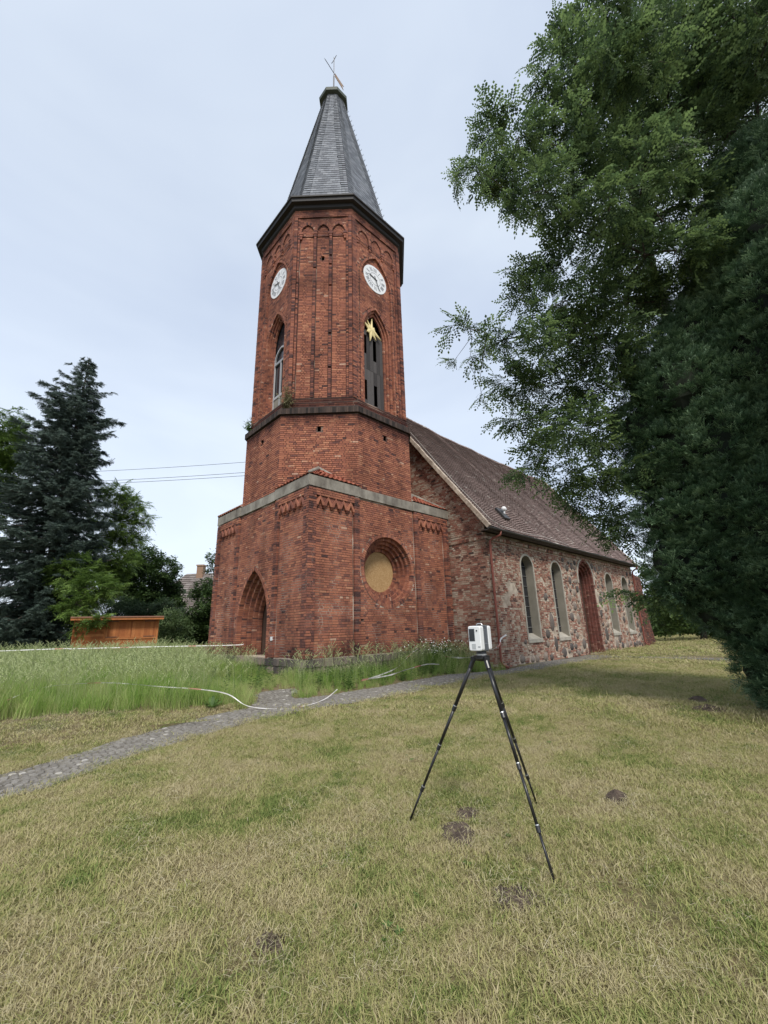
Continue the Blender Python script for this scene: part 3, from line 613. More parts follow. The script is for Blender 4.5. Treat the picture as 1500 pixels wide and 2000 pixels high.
# spire
SX, SY = CX - .13, CX + .0
def spo(A_, z_): return [(x - .13 * (z_ - 21.7) / 13, y, z_) for x, y in octpts(A_, .43)]
ZS0, ZS1, AS0, AS1 = 21.8, 34.75, 3.2, .60
spm = MB(); V = spo(AS0 - .02, ZS0) + spo(AS1 - .02, ZS1); spm.add(V, [(i, (i + 1) % 8, (i + 1) % 8 + 8, i + 8) for i in range(8)], .5)
spire = part('spire', spm, M_SLATEB)
sl = MB(); NR = 62
for i in (0, 1, 2, 3, 4, 7):
    B0, B1 = [Vector(spo(AS0, ZS0)[k]) for k in (i, (i + 1) % 8)], [Vector(spo(AS1, ZS1)[k]) for k in (i, (i + 1) % 8)]
    nrm = (B0[1] - B0[0]).cross(B1[0] - B0[0]).normalized()
    for k in range(NR):
        t0, t1 = k / NR, (k + 1.25) / NR
        a0_, b0_ = B0[0].lerp(B1[0], t0), B0[1].lerp(B1[1], t0); a1_, b1_ = B0[0].lerp(B1[0], min(1, t1)), B0[1].lerp(B1[1], min(1, t1))
        Lr = (b0_ - a0_).length; eb = min(.36, Lr * .3)
        xs = []
        u = eb - (k % 2) * .15
        while u < Lr - eb: xs.append((max(u, eb) + .004, min(u + .3, Lr - eb) - .004, .022, 0)); u += .3
        for (s_, e_) in ((0, 1), (1, -1)):
            for q_ in range(2):
                w_ = eb / 2; a_ = q_ * w_ if s_ == 0 else Lr - (q_ + 1) * w_
                xs.append((a_ + .003, a_ + w_ - .003, .034 + .006 * q_, (1 if s_ == 0 else -1) * .05))
        for (a_, b_, h_, tl) in xs:
            if b_ - a_ < .03: continue
            du = (b0_ - a0_) / Lr; du1 = (b1_ - a1_); L1 = max(du1.length, .01); du1 = du1 / L1
            up_ = (a1_ - a0_); sc_ = L1 / Lr; hh = h_ + rnd.uniform(-.003, .003)
            p0 = a0_ + du * a_ + nrm * (hh + .004) - up_ * (tl if tl > 0 else 0); p1 = a0_ + du * b_ + nrm * (hh + .004) + up_ * (tl if tl < 0 else 0)
            p2 = a1_ + du1 * b_ * sc_ + nrm * .006; p3 = a1_ + du1 * a_ * sc_ + nrm * .006
            sl.add([p0, p1, p2, p3, p0 - nrm * .03, p1 - nrm * .03], [(0, 1, 2, 3), (4, 5, 1, 0), (4, 0, 3), (1, 5, 2)])
fix_sub(sl.build('slate', M_SLATE, kind='stuff'), spire)
cp = MB(); V = []
for (A_, z_) in ((.62, 34.55), (.86, 34.6), (.88, 34.82), (.80, 34.88), (.25, 35.45), (.05, 35.8)): V += spo(A_, z_)
cp.add(V, [(k * 8 + i, k * 8 + (i + 1) % 8, k * 8 + 8 + (i + 1) % 8, k * 8 + 8 + i) for k in range(5) for i in range(8)] + [tuple(range(7, -1, -1))])
fix_sub(cp.build('spire_cap', mat('verdigris_sheet', [(0, (.06, .075, .06)), (1, (.09, .105, .085))], .6)), spire)
hk = MB(); h0, h1 = Vector(spo(AS0, ZS0)[3]), Vector(spo(AS1, ZS1)[3])
for k in range(2, 26):
    q_ = h0.lerp(h1, k / 27); o_ = Vector((.35, -.9, .25)).normalized(); hk.tube([q_, q_ + o_ * .12, q_ + o_ * .12 + Z * .06], .012, 5)
fix_sub(hk.build('roof_hook', M_IRON, kind='stuff'), spire)
# weather vane
tx, ty = CX - .13, CX
vm = MB(); vm.tube([(tx, ty, 35.6), (tx, ty, 37.5)], .045, 6); vm.tube([(tx, ty, 37.4), (tx, ty, 39.4)], .022, 6)
vm.tube([(tx - .12, ty + .1, 38.75), (tx, ty, 39.1), (tx + .12, ty - .1, 39.6)], .02, 5)
vane = part('weather_vane', vm, M_IRON)
va = MB(); dv = Vector((.2, -.98, 0)); o_ = Vector((tx, ty, 37.75))
dd = Vector((CR.x, CR.y, 0)).normalized()
dv = (Vector((.985, .16, 0))).normalized()
va.tube([o_ - dv * .75 + Z * .12, o_ + dv * .2], .02, 5); va.add([o_ - dv * .95 + Z * .12, o_ - dv * .75 + Z * .2, o_ - dv * .75 + Z * .04], [(0, 1, 2)])
fix_sub(va.build('arrow', M_IRON), vane)
fl = MB(); a_ = o_ + dv * .1
P_ = [a_ + Z * -.16, a_ + dv * .85 + Z * -.30, a_ + dv * .7 + Z * -.02, a_ + dv * .9 + Z * .12, a_ + Z * .16]
nn = Vector((dv.y, -dv.x, 0)) * .012
fl.add([x + nn for x in P_] + [x - nn for x in P_], [(0, 1, 2, 4), (2, 3, 4), (5, 9, 7, 6), (7, 9, 8)] + [(k, k + 5, (k + 1) % 5 + 5, (k + 1) % 5) for k in range(5)])
fix_sub(fl.build('pennant', mat('faded_gilt', [(0, (.3, .2, .13)), (1, (.4, .28, .2))], .5)), vane)
# ------------------------------------------------------------------ belfry windows and clocks
F, win, o_, d_, _f = belfry[2]
hw = win.w - o_; c = win.uc
lv = MB(); lv.box(F.p(c, 13.1, d_ + .05), (hw * 2 + .1, .06, .1)); lou = part('louvre_screen', lv, M_WOOD)
for z_ in (11.1, 15.2): lv = MB(); lv.box(F.p(c, z_, d_ + .05), (hw * 2 + .1, .06, .1)); fix_sub(lv.build('rail', M_WOOD), lou)
planks(F, win, o_, d_ - .02, c - hw, c + hw, 11.12, 13.08, 6, M_WOOD, lou, gone=((3, 11.35, 12.4), (0, 11.5, 12.5)))
planks(F, win, o_, d_ - .015, c - hw, c + hw, 13.1, 15.25, 6, M_WOOD, lou, gone=((3, 13.7, 14.85), (0, 13.9, 14.9)))
F, win, o_, d_, _f = belfry[0]
g = MB(); infill(g, F, Arch(c, hw, 14.85, win.c, 11.05), 0, d_ + .05); wwin = part('window', g, M_GLASS)
fr = MB()
def bar(mb, F, u0, u1, z0, z1, d, t=.06):
    P_ = [F.p(u0, z0, d), F.p(u1, z0, d), F.p(u1, z1, d), F.p(u0, z1, d)]; mb.hexa(P_ + [x - F.N * t for x in P_])
for (u0, u1, z0, z1) in ((c - hw, c - hw + .07, 11.05, 14.1), (c + hw - .07, c + hw, 11.05, 14.1), (c - .035, c + .035, 11.05, 13.95), (c - hw, c + hw, 12.05, 12.17), (c - hw, c + hw, 13.9, 14.02), (c - hw, c + hw, 11.05, 11.15)):
    bar(fr, F, u0, u1, z0, z1, d_ - .03 + rnd.uniform(-.004, .004))
hd = Arch(c, hw, 14.02, .12, 13.9)
ring(fr, F, hd, 0, .09, d_ - .035, d_ + .03, gap=0, rj=0)
fix_sub(fr.build('window_frame', M_WHITEP), wwin)
ps = MB(); bar(ps, F, c - hw + .09, c + hw - .09, 11.15, 12.05, d_ + .0, .02); fix_sub(ps.build('pane', M_REV), wwin)
def clock(F, c, zc):
    dm = MB(); n = 40; r_ = .75
    V = [F.p(c + r_ * sin(2 * pi * k / n), zc + r_ * cos(2 * pi * k / n), -.02) for k in range(n)] + [F.p(c + r_ * sin(2 * pi * k / n), zc + r_ * cos(2 * pi * k / n), .06) for k in range(n)]
    dm.add(V, [tuple(range(n - 1, -1, -1))] + [(k, (k + 1) % n, (k + 1) % n + n, k + n) for k in range(n)])
    dial = part('clock', dm, M_DIAL)
    rg = MB()
    for (ra, rb) in ((.335, .35),):
        for k in range(n):
            a, b = 2 * pi * k / n, 2 * pi * (k + 1) / n
            rg.add([F.p(c + ra * sin(a), zc + ra * cos(a), -.026), F.p(c + ra * sin(b), zc + ra * cos(b), -.026), F.p(c + rb * sin(b), zc + rb * cos(b), -.026), F.p(c + rb * sin(a), zc + rb * cos(a), -.026)], [(0, 1, 2, 3)], .5)
    fix_sub(rg.build('dial_ring', M_INK), dial)
    for h, s in enumerate(('XII', 'I', 'II', 'III', 'IIII', 'V', 'VI', 'VII', 'VIII', 'IX', 'X', 'XI')):
        a = 2 * pi * h / 12; nm = MB()
        rad = Vector((sin(a), cos(a))); tan = Vector((cos(a), -sin(a)))
        def seg(t0, r0, t1, r1, w=.018):
            w *= .75
            A_ = rad * r0 + tan * t0; B_ = rad * r1 + tan * t1; n_ = Vector((-(B_ - A_).y, (B_ - A_).x)).normalized() * w
            e = -.027 - rnd.random() * .001
            nm.add([F.p(c + q.x, zc + q.y, e) for q in (A_ - n_, B_ - n_, B_ + n_, A_ + n_)], [(3, 2, 1, 0)], .5)
        wl = {'I': .055, 'V': .12, 'X': .12}; tot = sum(wl[x] for x in s); t = -tot / 2
        for x in s:
            w_ = wl[x]; m_ = t + w_ / 2
            if x == 'I': seg(m_, .43, m_, .63, .014)
            elif x == 'V': seg(m_ - .045, .63, m_, .43, .014); seg(m_ + .045, .63, m_, .43, .008)
            else: seg(m_ - .045, .63, m_ + .045, .43, .014); seg(m_ + .045, .63, m_ - .045, .43, .008)
            t += w_
        fix_sub(nm.build('numeral', M_INK), dial)
    for (nm_, ang, ln, tail, w) in (('hour_hand', 9.45 / 12 * 2 * pi, .44, .12, .022), ('minute_hand', 26 / 60 * 2 * pi, .62, .16, .014)):
        hm = MB(); r2 = Vector((sin(ang), cos(ang))); t2 = Vector((cos(ang), -sin(ang))); e = -.05 if nm_ == 'hour_hand' else -.065
        P_ = [r2 * -tail + t2 * -w * 1.6, r2 * -tail + t2 * w * 1.6, r2 * 0 + t2 * w, r2 * ln * .7 + t2 * w * 1.3, r2 * ln, r2 * ln * .7 - t2 * w * 1.3, r2 * 0 - t2 * w]
        V = [F.p(c + q.x, zc + q.y, e) for q in P_] + [F.p(c + q.x, zc + q.y, e + .012) for q in P_]
        hm.add(V, [(0, 6, 5, 4, 3, 2, 1)] + [(k, (k + 1) % 7, (k + 1) % 7 + 7, k + 7) for k in range(7)]); fix_sub(hm.build(nm_, M_IRON), dial)
clock(belfry[2][0], belfry[2][1].uc, 18.2); clock(belfry[0][0], belfry[0][1].uc, 18.2)
# ------------------------------------------------------------------ the tower's walls as parts; the nearest bricks one by one
tower_wall = part('tower_wall', mort_b, M_MORTB)
REC.sort(key=lambda t: t[0])
BM = {}
for (dist, F, a, b, z, d, rr, q_) in REC[:300]:
    kind_ = ('s' if b - a > .2 else 'h', min(4, int(rr * 5)))
    if kind_ not in BM:
        mb = MB(); w_ = .245 if kind_[0] == 's' else .115; h_ = CO - .019
        P_ = [(0, 0, 0), (w_, 0, 0), (w_, 0, h_), (0, 0, h_), (0, .09, 0), (w_, .09, 0), (w_, .09, h_), (0, .09, h_)]
        mb.hexa(P_, (kind_[1] + .5) / 5); me = bpy.data.meshes.new('brick'); me.from_pydata(mb.v, [], mb.f)
        a_ = me.attributes.new('rnd', 'FLOAT', 'POINT'); a_.data.foreach_set('value', np.array(mb.r, dtype=np.float32)); me.materials.append(M_BR); BM[kind_] = me
    w_ = .245 if kind_[0] == 's' else .115
    o = link('brick', BM[kind_], tower_wall); o.location = F.p(a, z, d); o.rotation_euler = (rnd.uniform(-.004, .004), rnd.uniform(-.004, .004), math.atan2(F.U.y, F.U.x)); o.scale = ((b - a) / w_, 1, 1)
for r_ in REC[300:]: base_b.hexa(r_[7], r_[6], back=False)
fix_sub(base_b.build('brick_courses', M_BR, kind='stuff'), tower_wall)
drum_wall = part('drum_wall', drum_m, M_MORT); fix_sub(drum_b.build('brick_courses', M_BR, kind='stuff'), drum_wall)
belfry_wall = part('belfry_wall', up_m, M_MORT); fix_sub(up_b.build('brick_courses', M_BR, kind='stuff'), belfry_wall)
# small tiled roofs on the corners of the base
for (sx, sy) in ((1, 1), (-1, 1), (1, -1), (-1, -1)):
    tr = lambda x, y, z: Vector((x if sx > 0 else W - x, y if sy > 0 else W - y, z))
    rb = MB(); core = MB(); pk = (1.10, 1.10, 7.74)
    for ax in (0, 1):
        sw = (lambda x, y, z: tr(x, y, z)) if ax == 0 else (lambda x, y, z: tr(y, x, z))
        E0, E1, K = sw(-.10, -.10, 6.95), sw(A0 + .05, -.10, 6.95), sw(*pk)
        core.add([E0, E1, K, sw(A0, .0, 6.9), sw(0, 0, 6.85)], [(0, 1, 2), (1, 3, 2), (0, 4, 1)], .5)
        nrm = (E1 - E0).cross(K - E0).normalized(); nrm = nrm if nrm.z > 0 else -nrm
        NRW = 5
        for k in range(NRW):
            t0, t1 = k / NRW, min(1, (k + 1.15) / NRW); a0_, b0_ = E0.lerp(K, t0), E1.lerp(K, t0); a1_, b1_ = E0.lerp(K, t1), E1.lerp(K, t1)
            n = max(1, int((b0_ - a0_).length / .2))
            for j in range(n):
                s0, s1 = j / n + .004, (j + 1) / n - .004; h0 = .05 + rnd.uniform(-.004, .004)
                m0, m1 = (s0 + s1) / 2, 0
                p0, pm, p1 = a0_.lerp(b0_, s0) + nrm * h0, a0_.lerp(b0_, m0) + nrm * (h0 + .03), a0_.lerp(b0_, s1) + nrm * h0
                q0, qm, q1 = a1_.lerp(b1_, s0) + nrm * .015, a1_.lerp(b1_, m0) + nrm * .04, a1_.lerp(b1_, s1) + nrm * .015
                dn = nrm * .03
                rb.add([p0, pm, p1, q1, qm, q0, p0 - dn, pm - dn, p1 - dn], [(0, 1, 4, 5), (1, 2, 3, 4), (6, 7, 1, 0), (7, 8, 2, 1), (6, 0, 5), (2, 8, 3)])
    cro = part('corner_roof', core, M_TILEU); fix_sub(rb.build('roof_tile', M_TILER, kind='stuff'), cro)
    fm = MB(); pts_ = [tr(A0 - .02, -.03, 6.98), tr(A0 * .75, A0 * .25 - .05, 7.28), tr(1.08, 1.08, 7.76), tr(A0 * .25 - .05, A0 * .75, 7.28), tr(-.03, A0 - .02, 6.98)]
    fm.tube(pts_, [.05, .09, .12, .09, .05], 7); fm.tube([tr(-.1, -.1, 7.0), tr(.5, .5, 7.40), tr(1.08, 1.08, 7.78)], [.06, .075, .09], 6)
    fix_sub(fm.build('mortar_flashing', M_CONC, smooth=True), cro)
# small things on the tower walls
q = MB(); q.box(FW.p(W - 2.02, 1.44, -.085), (.05, .13, .13)); part('junction_box', q, M_DIAL)
def tuft(mb, base, n, h, spread, w=.006, lean=None, seg=3, r=None):
    for i in range(n):
        a = rnd.uniform(0, 2 * pi); rr = rnd.random() ** .5 * spread; x, y = base[0] + rr * cos(a), base[1] + rr * sin(a)
        hh = h * rnd.uniform(.55, 1.1); la = rnd.uniform(0, 2 * pi) if lean is None else lean + rnd.gauss(0, .7); ln = rnd.uniform(.1, .55) * hh
        wa = rnd.uniform(0, pi); wx, wy = cos(wa) * w, sin(wa) * w; P_ = []; 
        for k in range(seg):
            t = k / seg; cx_, cy_ = x + cos(la) * ln * t * t, y + sin(la) * ln * t * t; z_ = base[2] + hh * (t - .18 * t * t * (ln / hh) * 2)
            ww = 1 - t * .5; P_ += [(cx_ - wx * ww, cy_ - wy * ww, z_), (cx_ + wx * ww, cy_ + wy * ww, z_)]
        P_.append((x + cos(la) * ln, y + sin(la) * ln, base[2] + hh * (1 - .36 * ln / hh)))
        f = [(2 * k, 2 * k + 1, 2 * k + 3, 2 * k + 2) for k in range(seg - 1)] + [(2 * seg - 2, 2 * seg - 1, 2 * seg)]
        mb.add(P_, f, rnd.random() if r is None else r)
# ------------------------------------------------------------------ nave
from mathutils import noise as mn
NX0, NX1, NY0, NY1, NE = 7.68, 27.15, -1.98, 9.47, 5.62
FG = Face((NX0, NY1), (0, -1)); FSN = Face((NX0, NY0), (1, 0)); LG = NY1 - NY0; LS = NX1 - NX0
SLP = (13.97 - 5.66) / (3.745 + 2.45)
def roof_z(y): return 5.66 + SLP * (y + 2.45) if y < 3.745 else 5.66 + SLP * (2 * 3.745 + 2.45 - y)
nm, nb, nr_, nst = MB(), MB(), MB(), []
wins = [Arch(3.42, .60, 4.30, 0, 1.0), Arch(6.57, .60, 4.27, 0, .98), Arch(14.27, .62, 4.16, 0, 1.0), Arch(17.37, .62, 4.12, 0, 1.0)]
ndoor = Arch(10.52, 1.12, 4.2, 0, .02)
hol = wins + [ndoor]
# field stones set in the wall
def try_stone(u, z, a, b):
    if z - b < -.05 or z + b > 5.3 or u - a < .9 and z > .5 or u + a > LS: return
    for h in hol:
        if any(h.inside(u + dx * a, z + dz * b, -.14) for dx, dz in ((0, 0), (1, 0), (-1, 0), (0, 1), (0, -1), (.7, .7), (-.7, .7), (.7, -.7), (-.7, -.7))): return
    for (u2, z2, a2_, b2_) in nst:
        if hypot((u - u2) / (a + a2_ + .04), (z - z2) / (b + b2_ + .04)) < .98: return
    nst.append((u, z, a, b))
for (u, z, a, b) in ((5.35, 1.75, .26, .5), (5.5, .75, .17, .4), (5.0, 3.0, .25, .22), (8.6, 1.9, .22, .3), (9.25, 1.6, .18, .33), (8.9, .6, .25, .3), (12.35, 3.0, .30, .33), (12.5, 1.0, .28, .42), (12.1, 2.2, .2, .25), (2.5, .95, .14, .12)): try_stone(u, z, a, b)
rs = random.Random(3)
for k in range(900):
    reg = rs.random()
    if reg < .42: u, z = rs.uniform(7.6, 9.3), rs.uniform(2.2, 5.2)
    elif reg < .56: u, z = rs.uniform(11.6, 13.2), rs.uniform(.3, 5.2)
    elif reg < .68: u, z = rs.uniform(18.0, 19.3), rs.uniform(.1, 5.2)
    elif reg < .85: u, z = rs.uniform(1.6, 19.3), rs.uniform(.1, .35)
    else: u, z = rs.uniform(4.6, 19), rs.uniform(.3, 2.6)
    a = rs.uniform(.12, .27); try_stone(u, z, a, a * rs.uniform(.7, 1.25))
def plast(u, z):
    return mn.fractal(Vector((u * .8, z * .9, 3.1)), 1, 2, 3) > .38 + .25 * (1 if u < 1.0 else 0)
bandz = (5.30, 5.42)
def keepn(u, z):
    if bandz[0] < z < bandz[1]: return False
    return not any(hypot((u - a) / (c_ + .02), (z - b) / (d_ + .02)) < 1 for a, b, c_, d_ in nst)
bricks(nb, FSN, 0, LS, .0, 5.55, hol, proud=0, joint=.024, jit=.012, keep=keepn, plast=plast, lens=(.225, .105))
bricks(nb, FG, LG - 1.99, LG + .0, .0, 5.62, (), proud=0, joint=.018, jit=.009, keep=lambda u, z: not (bandz[0] < z < bandz[1]))
bricks(nb, FG, LG - 6.5, LG + .0, 5.62, 13.2, (), proud=0, joint=.016, jit=.009, keep=lambda u, z: z < roof_z(NY1 - u) - .28)
for (F, a, b) in ((FSN, -.05, LS + .05), (FG, LG - 1.95, LG + .05)):       # projecting course below the eaves
    u = a
    while u < b:
        w = .115
        P_ = [F.p(u, bandz[0], -.05), F.p(u + w, bandz[0], -.05), F.p(u + w, bandz[1] - .005, -.06), F.p(u, bandz[1] - .005, -.06)]; e = rnd.uniform(-.008, .008)
        nb.hexa([x + F.N * e for x in P_] + [x - F.N * .12 for x in P_], min(1, max(0, rnd.gauss(.55, .25)))); u += w + .013
backing(nm, FSN, [(0, 0), (LS, 0), (LS, 5.6), (0, 5.6)], [(Arch(h.uc, h.w, h.zs, 0, max(.03, h.zb)), .0 if h is not ndoor else .06) for h in hol])
gy = lambda y: roof_z(y) - .1
backing(nm, FG, [(0, 0), (LG, 0), (LG, gy(NY0)), (NY1 - 3.745, gy(3.745)), (0, gy(NY1))])
FEN = Face((NX1, NY0), (0, 1)); FNN = Face((NX1, NY1), (-1, 0))
backing(nm, FEN, [(0, 0), (LG, 0), (LG, gy(NY1)), (3.745 - NY0, gy(3.745)), (0, gy(NY0))]); backing(nm, FNN, [(0, 0), (LS, 0), (LS, 5.6), (0, 5.6)])
fb = MB(); orders_n = orders(nr_, nm, FSN, ndoor, 3, .13, .13, first=.12)
nave_wall = part('nave_wall', nm, M_NMORT)
fix_sub(nb.build('brick_courses', M_NBR, kind='stuff'), nave_wall)
fix_sub(nr_.build('doorway_brick', mat('dark_red_brick', [(0, (.07, .025, .02)), (.7, (.19, .06, .045)), (1, (.3, .2, .15))], .85, noise=.5, nscale=12, bump=.4), kind='stuff'), nave_wall)
for (u, z, a, b) in nst:
    m = MB(); n = 9; an = [2 * pi * k / n + rnd.uniform(-.2, .2) for k in range(n)]; rr = [rnd.uniform(.86, 1.04) for k in range(n)]
    V = [FSN.p(u + a * r_ * cos(t), z + b * r_ * sin(t), .03) for t, r_ in zip(an, rr)] + [FSN.p(u + a * .8 * r_ * cos(t), z + b * .8 * r_ * sin(t), -.018 - rnd.uniform(0, .015)) for t, r_ in zip(an, rr)] + [FSN.p(u + rnd.uniform(-.3, .3) * a, z + rnd.uniform(-.3, .3) * b, -.038)]
    m.add(V, [(k, (k + 1) % n, (k + 1) % n + n, k + n) for k in range(n)] + [(k + n, (k + 1) % n + n, 2 * n) for k in range(n)]); o = fix_sub(m.build('field_stone', M_STONE), nave_wall)
    o.data.polygons.foreach_set('use_smooth', np.array([rnd.random() < 2 for _ in o.data.polygons]))
for h in wins:
    D = .38; g = MB(); infill(g, FSN, h, .05, D); wi = part('nave_window', g, M_GLASS)
    rv = MB(); A_, B_ = h.pts(0), h.pts(.06)
    A_ = A_; n = len(A_)
    for i in range(n - 1): rv.add([FSN.p(*A_[i], -.01), FSN.p(*A_[i + 1], -.01), FSN.p(*B_[i + 1], D), FSN.p(*B_[i], D)], [(0, 1, 2, 3)], .5)
    fix_sub(rv.build('reveal', M_REV), wi)
    fm = MB(); ring(fm, FSN, h, -.085, .0, -.018, .03, gap=0, rj=0); ring(fm, FSN, h, .0, .012, -.018, .03, gap=0, rj=0); fix_sub(fm.build('plaster_surround', M_FRAME), wi)
    s_ = MB(); zb = h.zb; w_ = h.w
    s_.add([FSN.p(h.uc - w_ - .08, zb - .12, -.05), FSN.p(h.uc + w_ + .08, zb - .12, -.05), FSN.p(h.uc + w_ + .08, zb + .03, -.05), FSN.p(h.uc - w_ - .08, zb + .03, -.05), FSN.p(h.uc + w_, zb + .28, D), FSN.p(h.uc - w_, zb + .28, D), FSN.p(h.uc - w_ - .08, zb - .12, .05), FSN.p(h.uc + w_ + .08, zb - .12, .05), FSN.p(h.uc + w_ + .08, zb + .06, .04), FSN.p(h.uc - w_ - .08, zb + .06, .04)],
           [(0, 1, 2, 3), (3, 2, 8, 9), (9, 8, 4, 5), (0, 3, 9, 6), (1, 7, 8, 2), (6, 7, 1, 0)], .5)
    fix_sub(s_.build('sill', M_FRAME), wi)
    for k in range(7):
        z_ = h.zb + .55 + k * .48; b_ = MB(); b_.tube([FSN.p(h.uc - h.w + .07, z_, D - .03), FSN.p(h.uc + h.w - .07, z_, D - .03)], .012, 5); fix_sub(b_.build('glazing_bar', M_METAL), wi)
    b_ = MB(); b_.tube([FSN.p(h.uc, h.zb + .3, D - .02), FSN.p(h.uc, h.zs + .4, D - .02)], .012, 5); fix_sub(b_.build('glazing_bar', M_METAL), wi)
o_, d_ = orders_n
g = MB(); infill(g, FSN, ndoor, o_ - .01, d_ + .05); nd = part('side_door', g, M_DOOR); planks(FSN, ndoor, o_, d_ + .01, 10.52 - ndoor.w + o_, 10.52 + ndoor.w - o_, .05, 9, 6, M_DOOR, nd)
ha = Arch(10.52, 1.12, 4.2, 0, 3.9); fm = MB(); ring(fm, FSN, ha, -.14, -.005, -.03, .03, gap=0, rj=.001); part('doorway_surround', fm, M_FRAME)
# nave roof
NRW, NC = 66, 108; RX0, RX1 = 7.30, 27.35
def rp(x, t, h=0):
    sag = -.20 * sin(pi * (x - RX0) / (RX1 - RX0)) * t + .035 * sin(x * 1.1 + 3 * t) + .02 * sin(x * 2.7 + 9 * t)
    y = -2.45 + t * 6.195; z = 5.66 + t * 8.31 + sag
    return Vector((x, y - .8017 * h, z + .5977 * h))
um = MB(); GX = 40; GT = 8
V = [rp(RX0 + .05 + (RX1 - RX0 - .1) * i / GX, j / GT, -.03) for j in range(GT + 1) for i in range(GX + 1)]
um.add(V, [(j * (GX + 1) + i, j * (GX + 1) + i + 1, (j + 1) * (GX + 1) + i + 1, (j + 1) * (GX + 1) + i) for j in range(GT) for i in range(GX)], .5)
um.add([(RX0, 3.745, 13.9), (RX1, 3.745, 13.9), (RX1, 9.94, 5.66), (RX0, 9.94, 5.66)], [(0, 1, 2, 3)], .5)
um.add([(RX0 + .1, -2.4, 5.60), (RX1 - .1, -2.4, 5.60), (RX1 - .1, -1.9, 5.60), (RX0 + .1, -1.9, 5.60)], [(0, 1, 2, 3)], .5)
roof = part('nave_roof', um, M_TILEU)
tiles = []
cwid = (RX1 - RX0) / NC
for k in range(NRW):
    for j in range(NC): tiles.append(((rp(RX0 + (j + .5) * cwid, (k + .5) / NRW) - CAM).length, k, j))
tiles.sort(); near_t = set((k, j) for _, k, j in tiles[:300]); tl = MB()
prof = [(0, .0), (.5, .006), (.985, .0)]
rowl = 10.365 / NRW
def tile_local(r):
    mb = MB(); V = []
    for (fx, h) in prof: V.append((fx * cwid, 0 if h else -.018, h + .062))
    for (fx, h) in prof: V.append((fx * cwid, rowl * 1.35, h + .0))
    for (fx, h) in prof: V.append((fx * cwid, 0 if h else -.018, h + .05))
    mb.add(V, [(0, 1, 4, 3), (1, 2, 5, 4), (6, 7, 1, 0), (7, 8, 2, 1), (6, 0, 3), (8, 5, 2)], r)
    return mb
TM = []
for v in range(6):
    mb = tile_local(v / 6 + .05); me = bpy.data.meshes.new('roof_tile'); me.from_pydata(mb.v, [], mb.f); a_ = me.attributes.new('rnd', 'FLOAT', 'POINT'); a_.data.foreach_set('value', np.array(mb.r, dtype=np.float32)); me.materials.append(M_TILE); TM.append(me)
base_rot = Matrix(((1, 0, 0), (0, .5977, -.8017), (0, .8017, .5977)))
lt = tile_local(.5)
lv_ = [Vector(v) for v in lt.v]
for k in range(NRW):
    for j in range(NC):
        x0 = RX0 + j * cwid; o0 = rp(x0, k / NRW); R_ = base_rot @ Matrix.Rotation(rnd.gauss(0, .008), 3, 'Z'); dx = rnd.uniform(-.004, .004); dz = rnd.uniform(0, .008); o0 = o0 + Vector((dx, 0, dz))
        if (k, j) in near_t:
            o = link('roof_tile', TM[rnd.randrange(6) if rnd.random() < .98 else 5], roof); mm = R_.to_4x4(); mm.translation = o0; o.matrix_local = mm
        else: tl.add([o0 + R_ @ v for v in lv_], lt.f, rnd.random() if rnd.random() < .99 else 1.0)
fix_sub(tl.build('tile_courses', M_TILE, kind='stuff'), roof)
rg = MB()
for i in range(60):
    x0 = RX0 + i * (RX1 - RX0) / 60; x1 = x0 + (RX1 - RX0) / 60 * 1.03; a, b = rp(x0, 1, .0), rp(min(x1, RX1), 1, 0); V = []
    for q_, e in ((a, .13), (b, .115)):
        for t in range(6): an = pi * t / 5; V.append((q_.x, q_.y + e * cos(an), q_.z - .04 + e * 1.2 * sin(an)))
    rg.add(V, [(t, t + 1, t + 7, t + 6) for t in range(5)])
fix_sub(rg.build('ridge_tile', M_TILE, kind='stuff'), roof)
for xx in (RX0 - .02, RX1 + .02):
    vg = MB()
    for i in range(24):
        t0, t1 = i / 24, (i + .97) / 24; a, b = rp(xx, t0, .02), rp(xx, t1, .02); e = rnd.uniform(-.012, .012); n_ = Vector((0, -.8017, .5977)); sxx = .16 if xx < 10 else -.16
        P_ = [a - n_ * .12, b - n_ * .12, b + n_ * (.05 + e), a + n_ * (.05 + e)]; vg.hexa([x + Vector((0, 0, 0)) for x in P_] + [x + Vector((sxx, 0, 0)) for x in P_])
    fix_sub(vg.build('verge_mortar', M_NMORT), roof)
# roof vent, cable, gutter and pipes
vb = MB(); cpt = rp(9.85, .135, .05)
R_ = base_rot
def rbox(mb, c, d, r=None):
    P_ = []
    for zz in (d[2] / 2, -d[2] / 2):
        for (a, b) in ((-d[0] / 2, -d[1] / 2), (d[0] / 2, -d[1] / 2), (d[0] / 2, d[1] / 2), (-d[0] / 2, d[1] / 2)): P_.append(c + R_ @ Vector((a, b, zz)))
    mb.hexa(P_, r)
rbox(vb, cpt + Vector((0, -.05, .06)), (.5, .75, .10)); vent = part('roof_vent', vb, M_GUT)
b_ = MB(); cc = cpt + Vector((.05, -.12, .3)); 
b_.tube([cc - Z * .3, cc - Z * .05], .05, 8); b_.tube([cc + Z * (.13 * -cos(pi * k / 8)) for k in range(9)], [max(.005, .13 * sin(pi * k / 8)) for k in range(9)], 10); fix_sub(b_.build('vent_cap', M_DIAL, smooth=True), vent)
cb = MB(); cb.tube([Vector(v) for v in [(7.62, 3.3, 13.62), (7.75, 1.9, 11.66), (7.66, .5, 9.78), (7.66, -.5, 8.42), (7.75, -1.3, 7.36), (7.95, -2.15, 6.2), (8.4, -2.42, 5.86)]] , .014, 5)
cb.tube([rp(8.4 + i, .02, .1) for i in range(8)], .012, 5); part('lightning_cable', cb, M_WIREP)
gt = MB(); V = []; n = 8
